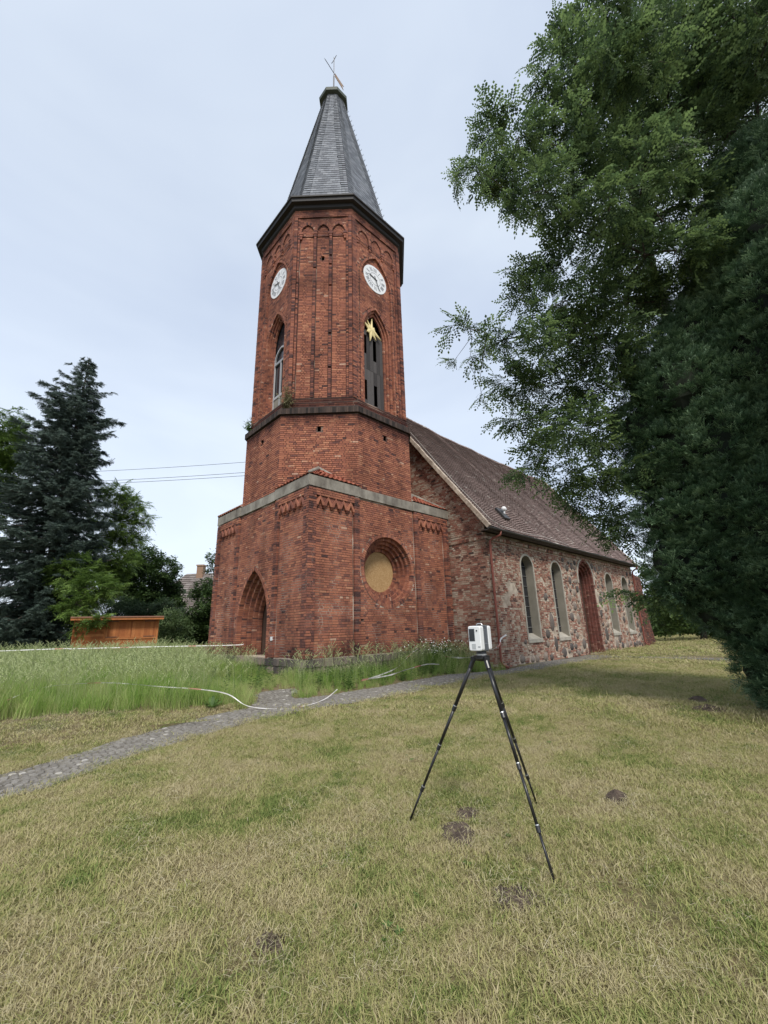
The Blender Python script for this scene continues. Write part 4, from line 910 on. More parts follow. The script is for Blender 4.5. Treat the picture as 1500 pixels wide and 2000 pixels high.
for xx in np.linspace(RX0 - .1, RX1 + .1, 20):
    for t in range(n): an = pi + pi * t / (n - 1); V.append((xx, -2.50 + .085 * cos(an), 5.67 + .085 * sin(an)))
gt.add(V, [(i * n + t, i * n + t + 1, (i + 1) * n + t + 1, (i + 1) * n + t) for i in range(19) for t in range(n - 1)]); gt.box(((RX0 + RX1) / 2, -2.33, 5.585), (RX1 - RX0, .22, .04)); part('gutter', gt, M_GUT)
for (xx, xo) in ((7.84, .28), (26.95, -.1)):
    dp = MB(); dp.tube([(xx + xo, -2.5, 5.62), (xx + xo, -2.48, 5.45), (xx + xo * .3, -2.2, 5.3), (xx, -2.1, 5.2), (xx, -2.09, 4), (xx, -2.09, 2), (xx, -2.09, .3), (xx + .02, -2.15, .15), (xx + .1, -2.35, .05)], .052, 9)
    pipe = part('downpipe', dp, M_COPPER, smooth=True)
    for z_ in (1.0, 3.0, 4.9): r_ = MB(); r_.tube([(xx, -2.09, z_), (xx, -2.09, z_ + .05)], .064, 9); fix_sub(r_.build('pipe_bracket', M_COPPER), pipe)
# brick buttress at the east end
bt = MB(); out = [(0, 0), (3.75, 0), (3.35, 1.3), (2.85, 3.0), (2.75, 5.0), (0, 5.3)]; FB = Face((NX1 + .02, NY0 + .22), (1, 0))
P0 = [FB.p(u, z, .012) for u, z in out]; P1 = [FB.p(u, z, 1.1) for u, z in out]
bt.add(P0 + P1, [(0, 1, 2, 3, 4, 5), tuple(range(11, 5, -1))] + [(k, k + 6, (k + 1) % 6 + 6, (k + 1) % 6) for k in range(6)], .5)
but = part('buttress', bt, M_MORT); bb = MB()
ue = lambda z: np.interp(z, [0, 1.3, 3.0, 5.0, 5.3], [3.75, 3.35, 2.85, 2.75, 0]); bricks(bb, FB, 0, 3.8, .0, 5.15, (), joint=.018, jit=.02, keep=lambda u, z: u < ue(z) - .06)
fix_sub(bb.build('brick_courses', mat('dark_weathered_brick', [(0, (.06, .03, .026)), (.6, (.17, .065, .045)), (1, (.30, .15, .10))], .93, noise=.9, nscale=4, bump=.7), kind='stuff'), but)

# star in the belfry opening
Fp, win, o_, d_, _f = belfry[2]
st = MB(); ang = [(0.06, .70), (.62, .30), (1.95, .66), (2.55, .50), (3.30, .62), (4.15, .34), (5.25, .62), (5.75, .56)]
pts_ = []
for k in range(8):
    a, r_ = ang[k]; pts_.append((r_ * sin(a), r_ * cos(a)))
    a2 = (a + (ang[(k + 1) % 8][0] + (2 * pi if k == 7 else 0))) / 2; pts_.append((.23 * sin(a2), .23 * cos(a2)))
sc = Fp.p(win.uc - .17, 15.22, .12)
V = [sc + Fp.U * u + Z * z for u, z in pts_] + [sc + Fp.U * u + Z * z - Fp.N * .05 for u, z in pts_] + [sc + Fp.N * .05]
st.add(V, [(k, 32, (k + 1) % 16) for k in range(16)] + [(k, (k + 1) % 16, (k + 1) % 16 + 16, k + 16) for k in range(16)], .5)
sb = Vector((sc.x, sc.y, 14.7)); stt = Thing('star_decoration', sb, 'cream eight-pointed star hanging in the belfry opening below the right clock', 'star')
stt.put(st.build('star', M_STAR)); q = MB(); q.tube([sc - Fp.N * .03 + Z * .2, Fp.p(win.uc, 16.1, .25)], .008, 4); stt.put(q.build('hanging_wire', M_IRON))
# ------------------------------------------------------------------ ground and path
def axis_vals(lo, hi, n0, n1, st):
    v = list(np.arange(n0, n1 + 1e-6, st)); s = st; a = n0
    while a > lo: s *= 1.35; a -= s; v.insert(0, max(a, lo))
    s = st; a = n1
    while a < hi: s *= 1.35; a += s; v.append(min(a, hi))
    return v
xs = axis_vals(-900, 900, -14, 24, .35); ys = axis_vals(-900, 900, -14, 26, .35)
gm = MB(); V = [(x, y, ground_h(x, y)) for y in ys for x in xs]; nx = len(xs)
gm.add(V, [(j * nx + i, j * nx + i + 1, (j + 1) * nx + i + 1, (j + 1) * nx + i) for j in range(len(ys) - 1) for i in range(nx - 1)], .5)
gm.build('ground', M_SOILG, kind='structure')
NX_, NY_ = [-14, -10, -7.1, -6.66, -5.73, -4.35, -2.58, 1.2, 4.7, 8.3, 13.2, 15.2, 16.6], [-7.8, -6.2, -4.96, -4.78, -4.25, -3.65, -3.36, -3.28, -3.12, -3.36, -3.39, -3.55, -3.6]
FX_, FY_ = [-14, -10, -7.1, -6.55, -5.5, -4.43, -2.95, -1.03, 2.33, 5.1, 6.9, 7.7, 11, 16.6], [-6.4, -4.85, -3.80, -3.54, -2.88, -2.42, -2.08, -1.85, -1.76, -1.72, -2.2, -2.35, -2.12, -2.05]
nearE = lambda x: float(np.interp(x, NX_, NY_)); farE = lambda x: float(np.interp(x, FX_, FY_))
def in_path(x, y, m=0.0):
    wob = .06 * sin(x * 3.1) + .04 * sin(x * 7.7 + 1)
    if -14 < x < 16.6 and nearE(x) + wob - m < y < farE(x) + wob * .7 + m: return True
    if 15.4 - m < x < 16.5 + m and -11 < y < -3: return True
    if -2.2 < y < -1.0 and abs(x - (-2.3 + (y + 2.1) * .75)) < .55 + .1 * sin(y * 9) + m: return True
    return False
pm = MB()
XS = list(np.arange(-14, 16.61, .3))
def wob_(x): return .06 * sin(x * 3.1) + .04 * sin(x * 7.7 + 1)
V = []
for x in XS:
    a, b = nearE(x) + wob_(x) - .03, farE(x) + wob_(x) * .7 + .03
    for k in range(5): y = a + (b - a) * k / 4; V.append((x, y, ground_h(x, y) + .012))
pm.add(V, [(i * 5 + k, (i + 1) * 5 + k, (i + 1) * 5 + k + 1, i * 5 + k + 1) for i in range(len(XS) - 1) for k in range(4)], .5)
V = []
for k in range(9):
    y = -2.2 + 1.2 * k / 8; c = -2.3 + (y + 2.1) * .75
    for u in (-.5, 0, .5): V.append((c + u, y, ground_h(c + u, y) + .017))
pm.add(V, [(i * 3 + k, i * 3 + k + 1, (i + 1) * 3 + k + 1, (i + 1) * 3 + k) for i in range(8) for k in range(2)], .5)
V = []
for k in range(20):
    y = -11 + 8 * k / 19
    for u in (15.4, 16.5): V.append((u, y, ground_h(u, y) + .017))
pm.add(V, [(i * 2, i * 2 + 1, i * 2 + 3, i * 2 + 2) for i in range(19)], .5)
path = pm.build('path', M_PATHB, kind='structure')
# paving stones: small irregular setts
cells = []
sp = .092; x = -9.5
while x < 13.5:
    y = -6.5
    while y < .0:
        jx, jy = x + rnd.uniform(-.02, .02), y + rnd.uniform(-.02, .02) + (.5 * sp if int(round((x + 9.5) / sp)) % 2 else 0)
        if in_path(jx, jy, -.03) and rnd.random() < .95: cells.append(((Vector((jx, jy, 0)) - CAM).length, jx, jy))
        y += sp
    x += sp * .92
cells.sort()
def sett(r):
    m = MB(); n = 6; ph = rnd.uniform(0, 1); R_ = [rnd.uniform(.036, .056) for _ in range(n)]
    V = [(R_[k] * cos(ph + 2 * pi * k / n), R_[k] * sin(ph + 2 * pi * k / n), -.012) for k in range(n)] + [(R_[k] * .84 * cos(ph + 2 * pi * k / n), R_[k] * .84 * sin(ph + 2 * pi * k / n), .008 + rnd.uniform(-.002, .002)) for k in range(n)]
    m.add(V, [(k, (k + 1) % n, (k + 1) % n + n, k + n) for k in range(n)] + [tuple(range(n, 2 * n))], r); return m
SM = []
for v in range(14):
    m = sett((v + .3) / 14 if v < 13 else 1.0); me = bpy.data.meshes.new('paving_stone'); me.from_pydata(m.v, [], m.f); a_ = me.attributes.new('rnd', 'FLOAT', 'POINT'); a_.data.foreach_set('value', np.array(m.r, dtype=np.float32)); me.materials.append(M_COB); SM.append((me, m))
rest = MB()
for i, (d, x, y) in enumerate(cells):
    me, m = SM[rnd.randrange(13) if rnd.random() < .975 else 13]; z = ground_h(x, y) + .016 + rnd.uniform(-.003, .004); an = rnd.uniform(0, 6.28)
    if i < 300: o = link('paving_stone', me, path); o.location = (x, y, z); o.rotation_euler = (rnd.gauss(0, .03), rnd.gauss(0, .03), an)
    else: rest.add([(x + v[0] * cos(an) - v[1] * sin(an), y + v[0] * sin(an) + v[1] * cos(an), z + v[2]) for v in m.v], m.f, m.r[0])
rest.build('paving_setts', M_COB, path, kind='stuff')

# ------------------------------------------------------------------ grass
def view(x, y, z, mg=1.22):
    d = Vector((x, y, z)) - CAM; f_ = d.dot(CF)
    if f_ < .25: return None
    px, py = d.dot(CR) / f_ * 808.58, d.dot(CU) / f_ * 808.58
    if abs(px) > 750 * mg or abs(py) > 1000 * mg: return None
    return f_
def blade(mb, x, y, h, w, lean, la, r, lie=0):
    wa = la + pi / 2 + rnd.uniform(-.5, .5); wx, wy = cos(wa) * w, sin(wa) * w; c, s = cos(la), sin(la)
    z1, o1, o2 = h * .6, lean * .35, lean
    mb.add([(x - wx, y - wy, lie), (x + wx, y + wy, lie), (x + c * o1 + wx * .8, y + s * o1 + wy * .8, z1 + lie), (x + c * o1 - wx * .8, y + s * o1 - wy * .8, z1 + lie), (x + c * o2, y + s * o2, h + lie)], [(0, 1, 2, 3), (3, 2, 4)], r)
def lawn_patch(size, n, hm, w):
    m = MB()
    for i in range(n):
        x, y = rnd.gauss(0, size * .42), rnd.gauss(0, size * .42); h = hm * rnd.uniform(.4, 1.25); blade(m, x, y, h, w * rnd.uniform(.6, 1.3), h * rnd.uniform(.3, 2.4), rnd.uniform(0, 6.28), rnd.random())
    return m
LP = [proto('lawn_patch', lawn_patch(.34, 900, .0245, .0018), M_LAWN) for _ in range(5)]
LPM = [proto('lawn_patch_wide', lawn_patch(.6, 760, .034, .0036), M_LAWN) for _ in range(3)]
LPF = [proto('lawn_patch_far', lawn_patch(1.3, 700, .05, .010), M_LAWN) for _ in range(3)]
def hay_patch(n, sz):
    m = MB()
    for i in range(n):
        x, y = rnd.gauss(0, sz), rnd.gauss(0, sz); a = rnd.uniform(0, 6.28); L_ = rnd.uniform(.02, .10); w = .0011; z0 = rnd.uniform(.015, .045); z1 = z0 + rnd.uniform(-.012, .02); bx = rnd.uniform(-.02, .02)
        dx, dy = cos(a) * L_ / 2, sin(a) * L_ / 2; nx_, ny_ = -sin(a) * w, cos(a) * w
        m.add([(x - dx + nx_, y - dy + ny_, z0), (x - dx - nx_, y - dy - ny_, z0), (x - ny_ * bx / w - nx_, y + bx * .6 - ny_, z1 + .006), (x + nx_ - ny_ * bx / w, y + bx * .6 + ny_, z1 + .006), (x + dx - nx_, y + dy - ny_, z1), (x + dx + nx_, y + dy + ny_, z1)], [(0, 1, 2, 3), (3, 2, 4, 5)])
    return m
HP = [proto('hay_patch', hay_patch(70, .15), M_HAY) for _ in range(4)]
moles = [(-4.41, -9.02, .19, .022), (-4.05, -8.86, .13, .022), (-2.82, -9.75, .11, .07), (-4.85, -9.81, .15, .018), (-6.16, -9.02, .08, .012), (2.77, -9.58, .24, .10), (3.79, -9.25, .2, .10)]
def talledge(x): return float(np.interp(x, [-14, -7, -5.4, -4.2, -3.4, -3.0], [-.6, -.55, -.9, -1.5, -1.55, -1.9]))
def zone(x, y):
    if in_path(x, y, .02): return 'path'
    if -.1 < x < W and -.1 < y < W: return 'in'
    if NX0 - .05 < x < 31 and y > NY0 - .02: return 'in'
    if y < nearE(x) or x > 7.9: return 'lawn'
    if x < -3.0 and y < talledge(x): return 'strip'
    if 7.45 < x < 7.9 and y > -2: return 'tall'
    return 'tall'
def molehit(x, y, k=.9):
    return any(hypot(x - a, (y - b)) < r * k for a, b, r, h in moles)
near_p, mid_p, far_p, hay_p = [], [], [], []
def grid(x0, x1, y0, y1, s):
    x = x0
    while x < x1:
        y = y0
        while y < y1: yield x + rnd.uniform(-.5, .5) * s, y + rnd.uniform(-.5, .5) * s; y += s
        x += s
for x, y in grid(-11, 5, -14, 4, .19):
    d = hypot(x - CAM.x, y - CAM.y)
    if d > 9.3 or zone(x, y) not in ('lawn', 'strip') or view(x, y, 0) is None: continue
    if in_path(x, y, .02) or molehit(x, y, .62) or molehit(x, y, .95) and rnd.random() < .6: continue
    near_p.append((x, y, ground_h(x, y)))
for x, y in grid(-14, 24, -16, 6, .36):
    d = hypot(x - CAM.x, y - CAM.y)
    if d <= 9.0 or d > 22 or zone(x, y) not in ('lawn', 'strip') or view(x, y, 0) is None: continue
    if in_path(x, y, .08) or molehit(x, y, .9): continue
    mid_p.append((x, y, ground_h(x, y)))
for x, y in grid(0, 90, -40, 40, 1.0):
    d = hypot(x - CAM.x, y - CAM.y)
    if d <= 21.5 or d > 80 or zone(x, y) != 'lawn' or view(x, y, 0) is None or x < 8 or y > 14 and x < 31 or in_path(x, y, .35): continue
    far_p.append((x, y, ground_h(x, y)))
def rz(n, tilt=.0): return np.column_stack([nr.normal(0, tilt, n), nr.normal(0, tilt, n), nr.uniform(0, 6.283, n)])
for nm_, P_, pr in (('mown_grass', near_p, LP), ('mown_grass', mid_p, LPM), ('mown_grass', far_p, LPF)):
    P_ = [p_ for p_ in P_ if mn.noise(Vector((p_[0] * 3.1, p_[1] * 3.1, 4))) > -.42 or rnd.random() < .35]
    S_ = [(1.05 + .6 * mn.noise(Vector((p_[0] * 2.3, p_[1] * 2.3, 7)))) * rnd.uniform(.7, 1.35) for p_ in P_]
    scatter(nm_, P_, rz(len(P_), .06), S_, pr)
for x, y in grid(-10, 4, -13, 3, .33):
    zz = zone(x, y)
    if zz not in ('lawn', 'strip') or view(x, y, 0) is None or in_path(x, y, .1): continue
    dens = mn.noise(Vector((x * .9, y * 1.3, 5))) * .5 + .5
    if zz == 'strip': dens = .45 + .6 * sm(.9, .1, talledge(x) - y)
    for k in range(1 if zz == 'lawn' else 3):
        if rnd.random() < dens * (.8 if zz == 'lawn' else .8): hay_p.append((x + rnd.uniform(-.15, .15), y + rnd.uniform(-.15, .15), ground_h(x, y) + .004))
for (a, b, r, h) in moles:
    for k in range(3):
        t = rnd.uniform(0, 6.28); hay_p.append((a + r * 1.2 * cos(t), b + r * 1.2 * sin(t), .005))
scatter('hay_clippings', hay_p, rz(len(hay_p), .08), nr.uniform(.6, 1.2, len(hay_p)), HP)
# tall meadow grass
def tall_tuft(n, h, spread, w, seeds):
    m = MB(); tuft(m, (0, 0, 0), n, h, spread, w=w, seg=4); return m
def seed_tuft(n, h, spread):
    m = MB()
    for i in range(n):
        a = rnd.uniform(0, 6.28); rr = spread * rnd.random() ** .5; x, y = rr * cos(a), rr * sin(a); hh = h * rnd.uniform(.75, 1.15); la = rnd.uniform(0, 6.28); ln = hh * rnd.uniform(.05, .28)
        P_ = [(x, y, 0), (x + cos(la) * ln * .3, y + sin(la) * ln * .3, hh * .6), (x + cos(la) * ln * .75, y + sin(la) * ln * .75, hh * .9), (x + cos(la) * ln * 1.25, y + sin(la) * ln * 1.25, hh)]
        m.tube(P_, [.0018, .0015, .0012, .001], 3, cap=False); q0, q1 = Vector(P_[2]), Vector(P_[3]); d = (q1 - q0).normalized()
        for k in range(7):
            c = q0.lerp(q1, .1 + k * .15); s = d.cross(Vector((cos(k * 2.1), sin(k * 2.1), .3))).normalized() * .012
            m.add([c, c + s + d * .012, c + d * .03, c - s + d * .012], [(0, 1, 2, 3)])
    return m
TT = [proto('tall_tuft', tall_tuft(46, .72, .19, .0042, 0), M_TALL) for _ in range(5)]
TTF = [proto('tall_tuft_far', tall_tuft(40, .66, .34, .009, 0), M_TALL) for _ in range(3)]
TS = [proto('seed_tuft', seed_tuft(7, .88, .2), M_SEED) for _ in range(4)]
tp, tr_, ts_, fp_, sp_ = [], [], [], [], []
for x, y in grid(-16, 8, -2.4, 13, .185):
    if zone(x, y) != 'tall' or view(x, y, .5) is None: continue
    if x > -.05 and y > 0: continue
    south = x > -.9 and y < .1
    e = 1.0
    if south:
        if x > 7.35 and y > -1.98: continue
        e = .40 + .35 * mn.noise(Vector((x * 1.3, y, 1))) + .12 * sm(-1.7, -.6, y) + .25 * sm(3.2, 5.2, x)
        e *= .65 + .5 * sm(farE(x), farE(x) + .4, y)
    else:
        # shorter by the door and near the gravel patch
        dd_ = hypot((x + 1.2) / 1.4, (y + .2) / 1.3); e = .45 + .55 * sm(.7, 2.4, dd_)
        e *= .8 + .35 * mn.noise(Vector((x * .6, y * .6, 2)))
        e = max(e, .3)
    if x > -.5 and y > 0: e *= .5
    d = hypot(x - CAM.x, y - CAM.y)
    if rnd.random() < min(1, 14 / d): tp.append((x, y, ground_h(x, y))); ts_.append(e * rnd.uniform(.8, 1.15))
    if rnd.random() < .42 and e > .5: sp_.append((x, y, ground_h(x, y)))
nS = len(tp)
for x, y in grid(-40, 2, 13, 46, .75):
    if view(x, y, .5) is None or hypot(x + 1.7, y - 17.6) < 0: continue
    fp_.append((x, y, ground_h(x, y)))
scatter('tall_grass', tp, rz(len(tp), .12), ts_, TT); scatter('tall_grass', fp_, rz(len(fp_), .08), nr.uniform(.9, 1.3, len(fp_)), TTF)
seedz = nr.uniform(.7, 1.12, len(sp_)); scatter('seed_heads', sp_, rz(len(sp_), .08), seedz, TS)
# rough scrub of meadow grass heads before the hut
scatter('seed_heads', [(x, y, ground_h(x, y)) for x, y in ((rnd.uniform(-9, 1), rnd.uniform(12.5, 16)) for _ in range(170)) if y < 15 - x * .9], rz(170)[:sum(1 for _ in [0])] if False else None, None, TS) if False else None
# broad-leaved weeds
def weed(h, n, lw, ll):
    m = MB(); m.tube([(0, 0, 0), (.01, .01, h)], [.004, .002], 4, r=.4)
    for i in range(n):
        t = i / n; a = i * 2.4; c = Vector((0, 0, h * (.05 + .9 * t))); d = Vector((cos(a), sin(a), .5)).normalized(); s = d.cross(Z).normalized() * lw * (1 - .6 * t); L_ = ll * (1 - .55 * t)
        m.add([c, c + d * L_ * .5 + s, c + d * L_ - Z * L_ * .25, c + d * L_ * .5 - s], [(0, 1, 2, 3)])
    return m
WD = [proto('weed', weed(rnd.uniform(.3, .6), 14, rnd.uniform(.012, .03), rnd.uniform(.1, .2)), M_WEED) for _ in range(5)]
wp = []
for k in range(260):
    x = rnd.uniform(-.8, 7.3); y = rnd.uniform(farE(x) + .12, -.12)
    wp.append((x, y, ground_h(x, y)))
for k in range(160):
    x = rnd.uniform(3.6, 7.4); y = rnd.uniform(-1.5, -.15); wp.append((x, y, ground_h(x, y)))
for k in range(120): x, y = rnd.uniform(-4.5, -.2), rnd.uniform(-1.5, 2.5); wp.append((x, y, ground_h(x, y))) if not in_path(x, y, .1) else None
scatter('weeds', wp, rz(len(wp), .12), nr.uniform(.6, 1.3, len(wp)), WD)
# rosettes in the lawn
def rosette():
    m = MB()
    for i in range(9):
        a = i * .7 + rnd.uniform(-.2, .2); d = Vector((cos(a), sin(a), .25)).normalized(); s = d.cross(Z).normalized() * .014; L_ = rnd.uniform(.05, .09)
        m.add([(0, 0, .01), Vector((0, 0, .015)) + d * L_ * .55 + s, Vector((0, 0, .015)) + d * L_, Vector((0, 0, .015)) + d * L_ * .55 - s], [(0, 1, 2, 3)])
    return m
RO = [proto('rosette', rosette(), M_WEED) for _ in range(4)]; rp_ = []
for k in range(700):
    x, y = rnd.uniform(-9, 4), rnd.uniform(-12.5, -3.4)
    if zone(x, y) == 'lawn' and view(x, y, 0) and mn.noise(Vector((x * .8, y * .8, 9))) > .2: rp_.append((x, y, .012))
scatter('lawn_weeds', rp_, rz(len(rp_), .1), nr.uniform(.25, .6, len(rp_)), RO)
# one dock plant at the path edge
def dock(base, n, ll, lw, nm_, label, m_=None):
    m = MB()
    for i in range(n):
        a = i * 2.4 + rnd.uniform(-.3, .3); el = rnd.uniform(.5, 1.3); d = Vector((cos(a) * cos(el), sin(a) * cos(el), sin(el))); s = d.cross(Z).normalized() * lw; c = Vector(base); L_ = ll * rnd.uniform(.7, 1.1)
        m.add([c, c + d * L_ * .4 + s, c + d * L_ * .8 + s * .7 - Z * L_ * .08, c + d * L_ - Z * L_ * .2, c + d * L_ * .8 - s * .7 - Z * L_ * .08, c + d * L_ * .4 - s], [(0, 1, 5), (1, 2, 4, 5), (2, 3, 4)])
    return tag(m.build(nm_, m_ or M_WEED), label, 'plant')
dock((-3.55, -1.72, ground_h(-3.55, -1.72)), 13, .34, .045, 'dock_plant', 'broad-leaved dock plant at the edge of the tall grass beside the path')
# ox-eye daisies by the nave corner
dz = Thing('daisy_clump', (5.7, -.75, .22), 'bushy clump of small white daisies against the tower wall by the nave corner', 'flowers')
m1, m2 = MB(), MB()
for k in range(240):
    x, y = 5.7 + rnd.gauss(0, .75), -.75 + rnd.gauss(0, .28)
    if y > -.1: continue
    h = rnd.uniform(.6, 1.05) * (1.0 if rnd.random() < .5 else .8); c = Vector((x, y, .2)); t = c + Vector((rnd.gauss(0, .1), rnd.gauss(0, .1), h)); m1.tube([c, c.lerp(t, .5) + Vector((.02, 0, 0)), t], [.003, .003, .002], 3, cap=False)
    for i in range(10):
        p_ = c.lerp(t, rnd.uniform(.15, .95)); a = rnd.uniform(0, 6.28); d = Vector((cos(a), sin(a), .6)).normalized(); s = d.cross(Z).normalized() * .014; m1.add([p_, p_ + d * .05 + s, p_ + d * .11, p_ + d * .05 - s], [(0, 1, 2, 3)])
    if rnd.random() < .55:
        n = 7; tl_ = Vector((rnd.gauss(-.3, .3), rnd.gauss(-.5, .3), 1)).normalized(); s = tl_.orthogonal().normalized(); s2 = tl_.cross(s); V = [t + (s * cos(2 * pi * i / n) + s2 * sin(2 * pi * i / n)) * .022 for i in range(n)]; m2.add(V, [tuple(range(n))])
dz.put(m1.build('leaves', M_WEED, kind='stuff')); dz.put(m2.build('blossoms', M_PETAL, kind='stuff'))
# plants growing on the tower ledge
def ledge_plant(F, u, z, h, n, nm_, label, m_):
    b_ = F.p(u, z, .02); m = MB()
    for k in range(n):
        t = b_ + F.U * rnd.gauss(0, .22) + Z * rnd.uniform(.2, h) - F.N * -rnd.uniform(0, .25); m.tube([b_ + F.U * rnd.gauss(0, .08), b_.lerp(t, .5) + F.N * .06, t], [.006, .005, .003], 3, cap=False)
        for i in range(14):
            p_ = b_.lerp(t, rnd.uniform(.2, 1)); d = Vector((rnd.gauss(0, 1), rnd.gauss(0, 1), rnd.gauss(.3, .7))).normalized(); s = d.orthogonal().normalized() * .02; m.add([p_, p_ + d * .05 + s, p_ + d * .12, p_ + d * .05 - s], [(0, 1, 2, 3)])
    return tag(m.build(nm_, m_), label, 'plant')
M_LDRY = leafmat('dry_pale_leaf', (.16, .15, .07), (.24, .22, .11), (.32, .30, .17), .3)
F, Lf = faces(CX + .05, R1)[1]; ledge_plant(F, .22, ZD + .3, 1.35, 26, 'ledge_shrub', 'pale dry shrub growing on the tower ledge beside the left belfry window', M_LDRY)
F, Lf = faces(CX + .05, R1)[0]; ledge_plant(F, .35, ZD + .3, .55, 22, 'ledge_weed', 'green weed growing at the far left end of the tower ledge', M_WEED)
# molehills: one patch of soil each
lab = ['large flat patch of bare soil between the tripod feet', 'smaller soil patch just behind the largest one under the tripod', 'dark heaped molehill to the right of the tripod', 'bare soil patch left of the nearest tripod foot', 'small worn soil patch in the lawn at the lower left', 'low molehill beside the yew, right one of the far pair', 'low molehill beside the yew, farther one of the pair', 'thin soil patch left of the pair of molehills by the yew', 'faint soil patch left of the left tripod foot', 'thin soil patch in the lawn midway to the path']
lab[5] = 'nearer of the two low molehills beside the yew'; lab[6] = 'farther of the two low molehills beside the yew'
for i, (a, b, r, h) in enumerate(moles):
    m = MB(); n = 16; R_ = 5; V = [(a, b, h + .012)]
    for k in range(1, R_ + 1):
        for t in range(n):
            an = 2 * pi * t / n; rr = r * k / R_ * (1 + .22 * sin(an * 2 + i) + .12 * sin(an * 5 + i * 2)); z = h * (1 - (k / R_) ** 1.6) + (.012 if k < R_ else -.01) + rnd.uniform(0, .012); V.append((a + rr * cos(an), b + rr * sin(an), z + ground_h(a, b)))
    f = [(0, 1 + t, 1 + (t + 1) % n) for t in range(n)] + [(1 + (k - 1) * n + t, 1 + k * n + t, 1 + k * n + (t + 1) % n, 1 + (k - 1) * n + (t + 1) % n) for k in range(1, R_) for t in range(n)]
    m.add(V, f)
    for t in range(40):
        an = rnd.uniform(0, 6.28); rr = r * rnd.uniform(0, 1.0); c = Vector((a + rr * cos(an), b + rr * sin(an), h * (1 - (rr / r) ** 1.6) + .015)); s = rnd.uniform(.006, .017); V = [c + Vector(v) * s for v in ((1, 0, 0), (-.5, .9, 0), (-.5, -.9, 0), (0, 0, 1))]; m.add(V, [(0, 1, 3), (1, 2, 3), (2, 0, 3)])
    tag(m.build('molehill', M_DIRT, smooth=False), lab[i], 'molehill', 'soil patches and molehills in the mown lawn')

# ------------------------------------------------------------------ barrier tape
def tape(pts, width, label, tw=.8, seed=1, hang=True):
    rs_ = random.Random(seed); pts = [Vector(p_) for p_ in pts]; dense = []
    for i in range(len(pts) - 1):
        p0, p1, p2, p3 = pts[max(i - 1, 0)], pts[i], pts[i + 1], pts[min(i + 2, len(pts) - 1)]
        n = max(2, int((p2 - p1).length / .08))
        for k in range(n):
            t = k / n; dense.append(.5 * ((2 * p1) + (p2 - p0) * t + (2 * p0 - 5 * p1 + 4 * p2 - p3) * t * t + (3 * p1 - p0 - 3 * p2 + p3) * t ** 3))
    dense.append(pts[-1]); th = Thing('barrier_tape', pts[0], label, 'tape', 'red and white barrier tape'); mw, mrd = MB(), MB(); ang = 1.2; s = 0; prev = None
    for i, q in enumerate(dense):
        d = (dense[min(i + 1, len(dense) - 1)] - dense[max(i - 1, 0)]).normalized(); side = d.cross(Z).normalized(); up = side.cross(d); ang += rs_.gauss(0, .22) * tw; w = (up * sin(ang) + side * cos(ang)) * width / 2
        cur = (q - w, q + w)
        if prev:
            s += (q - pq).length; (mw if int(s / .3) % 8 else mrd).add([prev[0], cur[0], cur[1], prev[1]], [(0, 1, 2, 3)])
        prev = cur; pq = q
    th.put(mw.build('white_stripe', M_TAPEW)); th.put(mrd.build('red_stripe', M_TAPER)) if mrd.v else None
tape([(-22, 22.0, 1.05), (-6.82, 9.47, 1.26), (-4.82, 7.9, 1.26), (-2.82, 6.2, 1.25), (-.4, 4.4, 1.22), (-.1, 4.1, 1.25)], .03, 'long white barrier tape stretched level across the meadow in front of the wooden hut', seed=3, tw=.4)
G = lambda x, y, h: (x, y, ground_h(x, y) + h)
tape([(-6.98, -.85, .60), (-6.5, .35, .64), (-5.95, .55, .66), (-5.15, .2, .64), (-4.4, -.9, .56), (-3.75, -1.55, .48), (-3.3, -1.95, .36), (-3.0, -2.3, .12), (-2.5, -2.75, .04), (-1.9, -2.9, .04), (-1.1, -2.55, .05), (-.3, -2.0, .14)], .021, 'sagging barrier tape lying through the tall grass and down onto the path', seed=5)
tape([G(.9, -1.62, .25), G(2.0, -1.62, .26), G(2.9, -1.6, .35), G(3.9, -1.58, .42), G(4.6, -1.55, .36)], .038, 'barrier tape lying low along the foot of the weeds beside the path', seed=7)
tape([G(.9, -1.55, .2), G(1.8, -1.5, .28), G(2.6, -1.45, .42), G(3.3, -1.35, .72), G(3.9, -1.2, .85)], .035, 'barrier tape rising diagonally through the weeds to the daisies', seed=9)
tape([(5.4, -1.2, .6), (6.2, -1.6, .52), (7.0, -2.0, .7), (7.6, -2.2, .9), (7.84, -2.17, 1.15), (8.25, -2.2, 1.3)], .06, 'loose end of barrier tape fluttering from the foot of the downpipe', seed=12, tw=1.4)

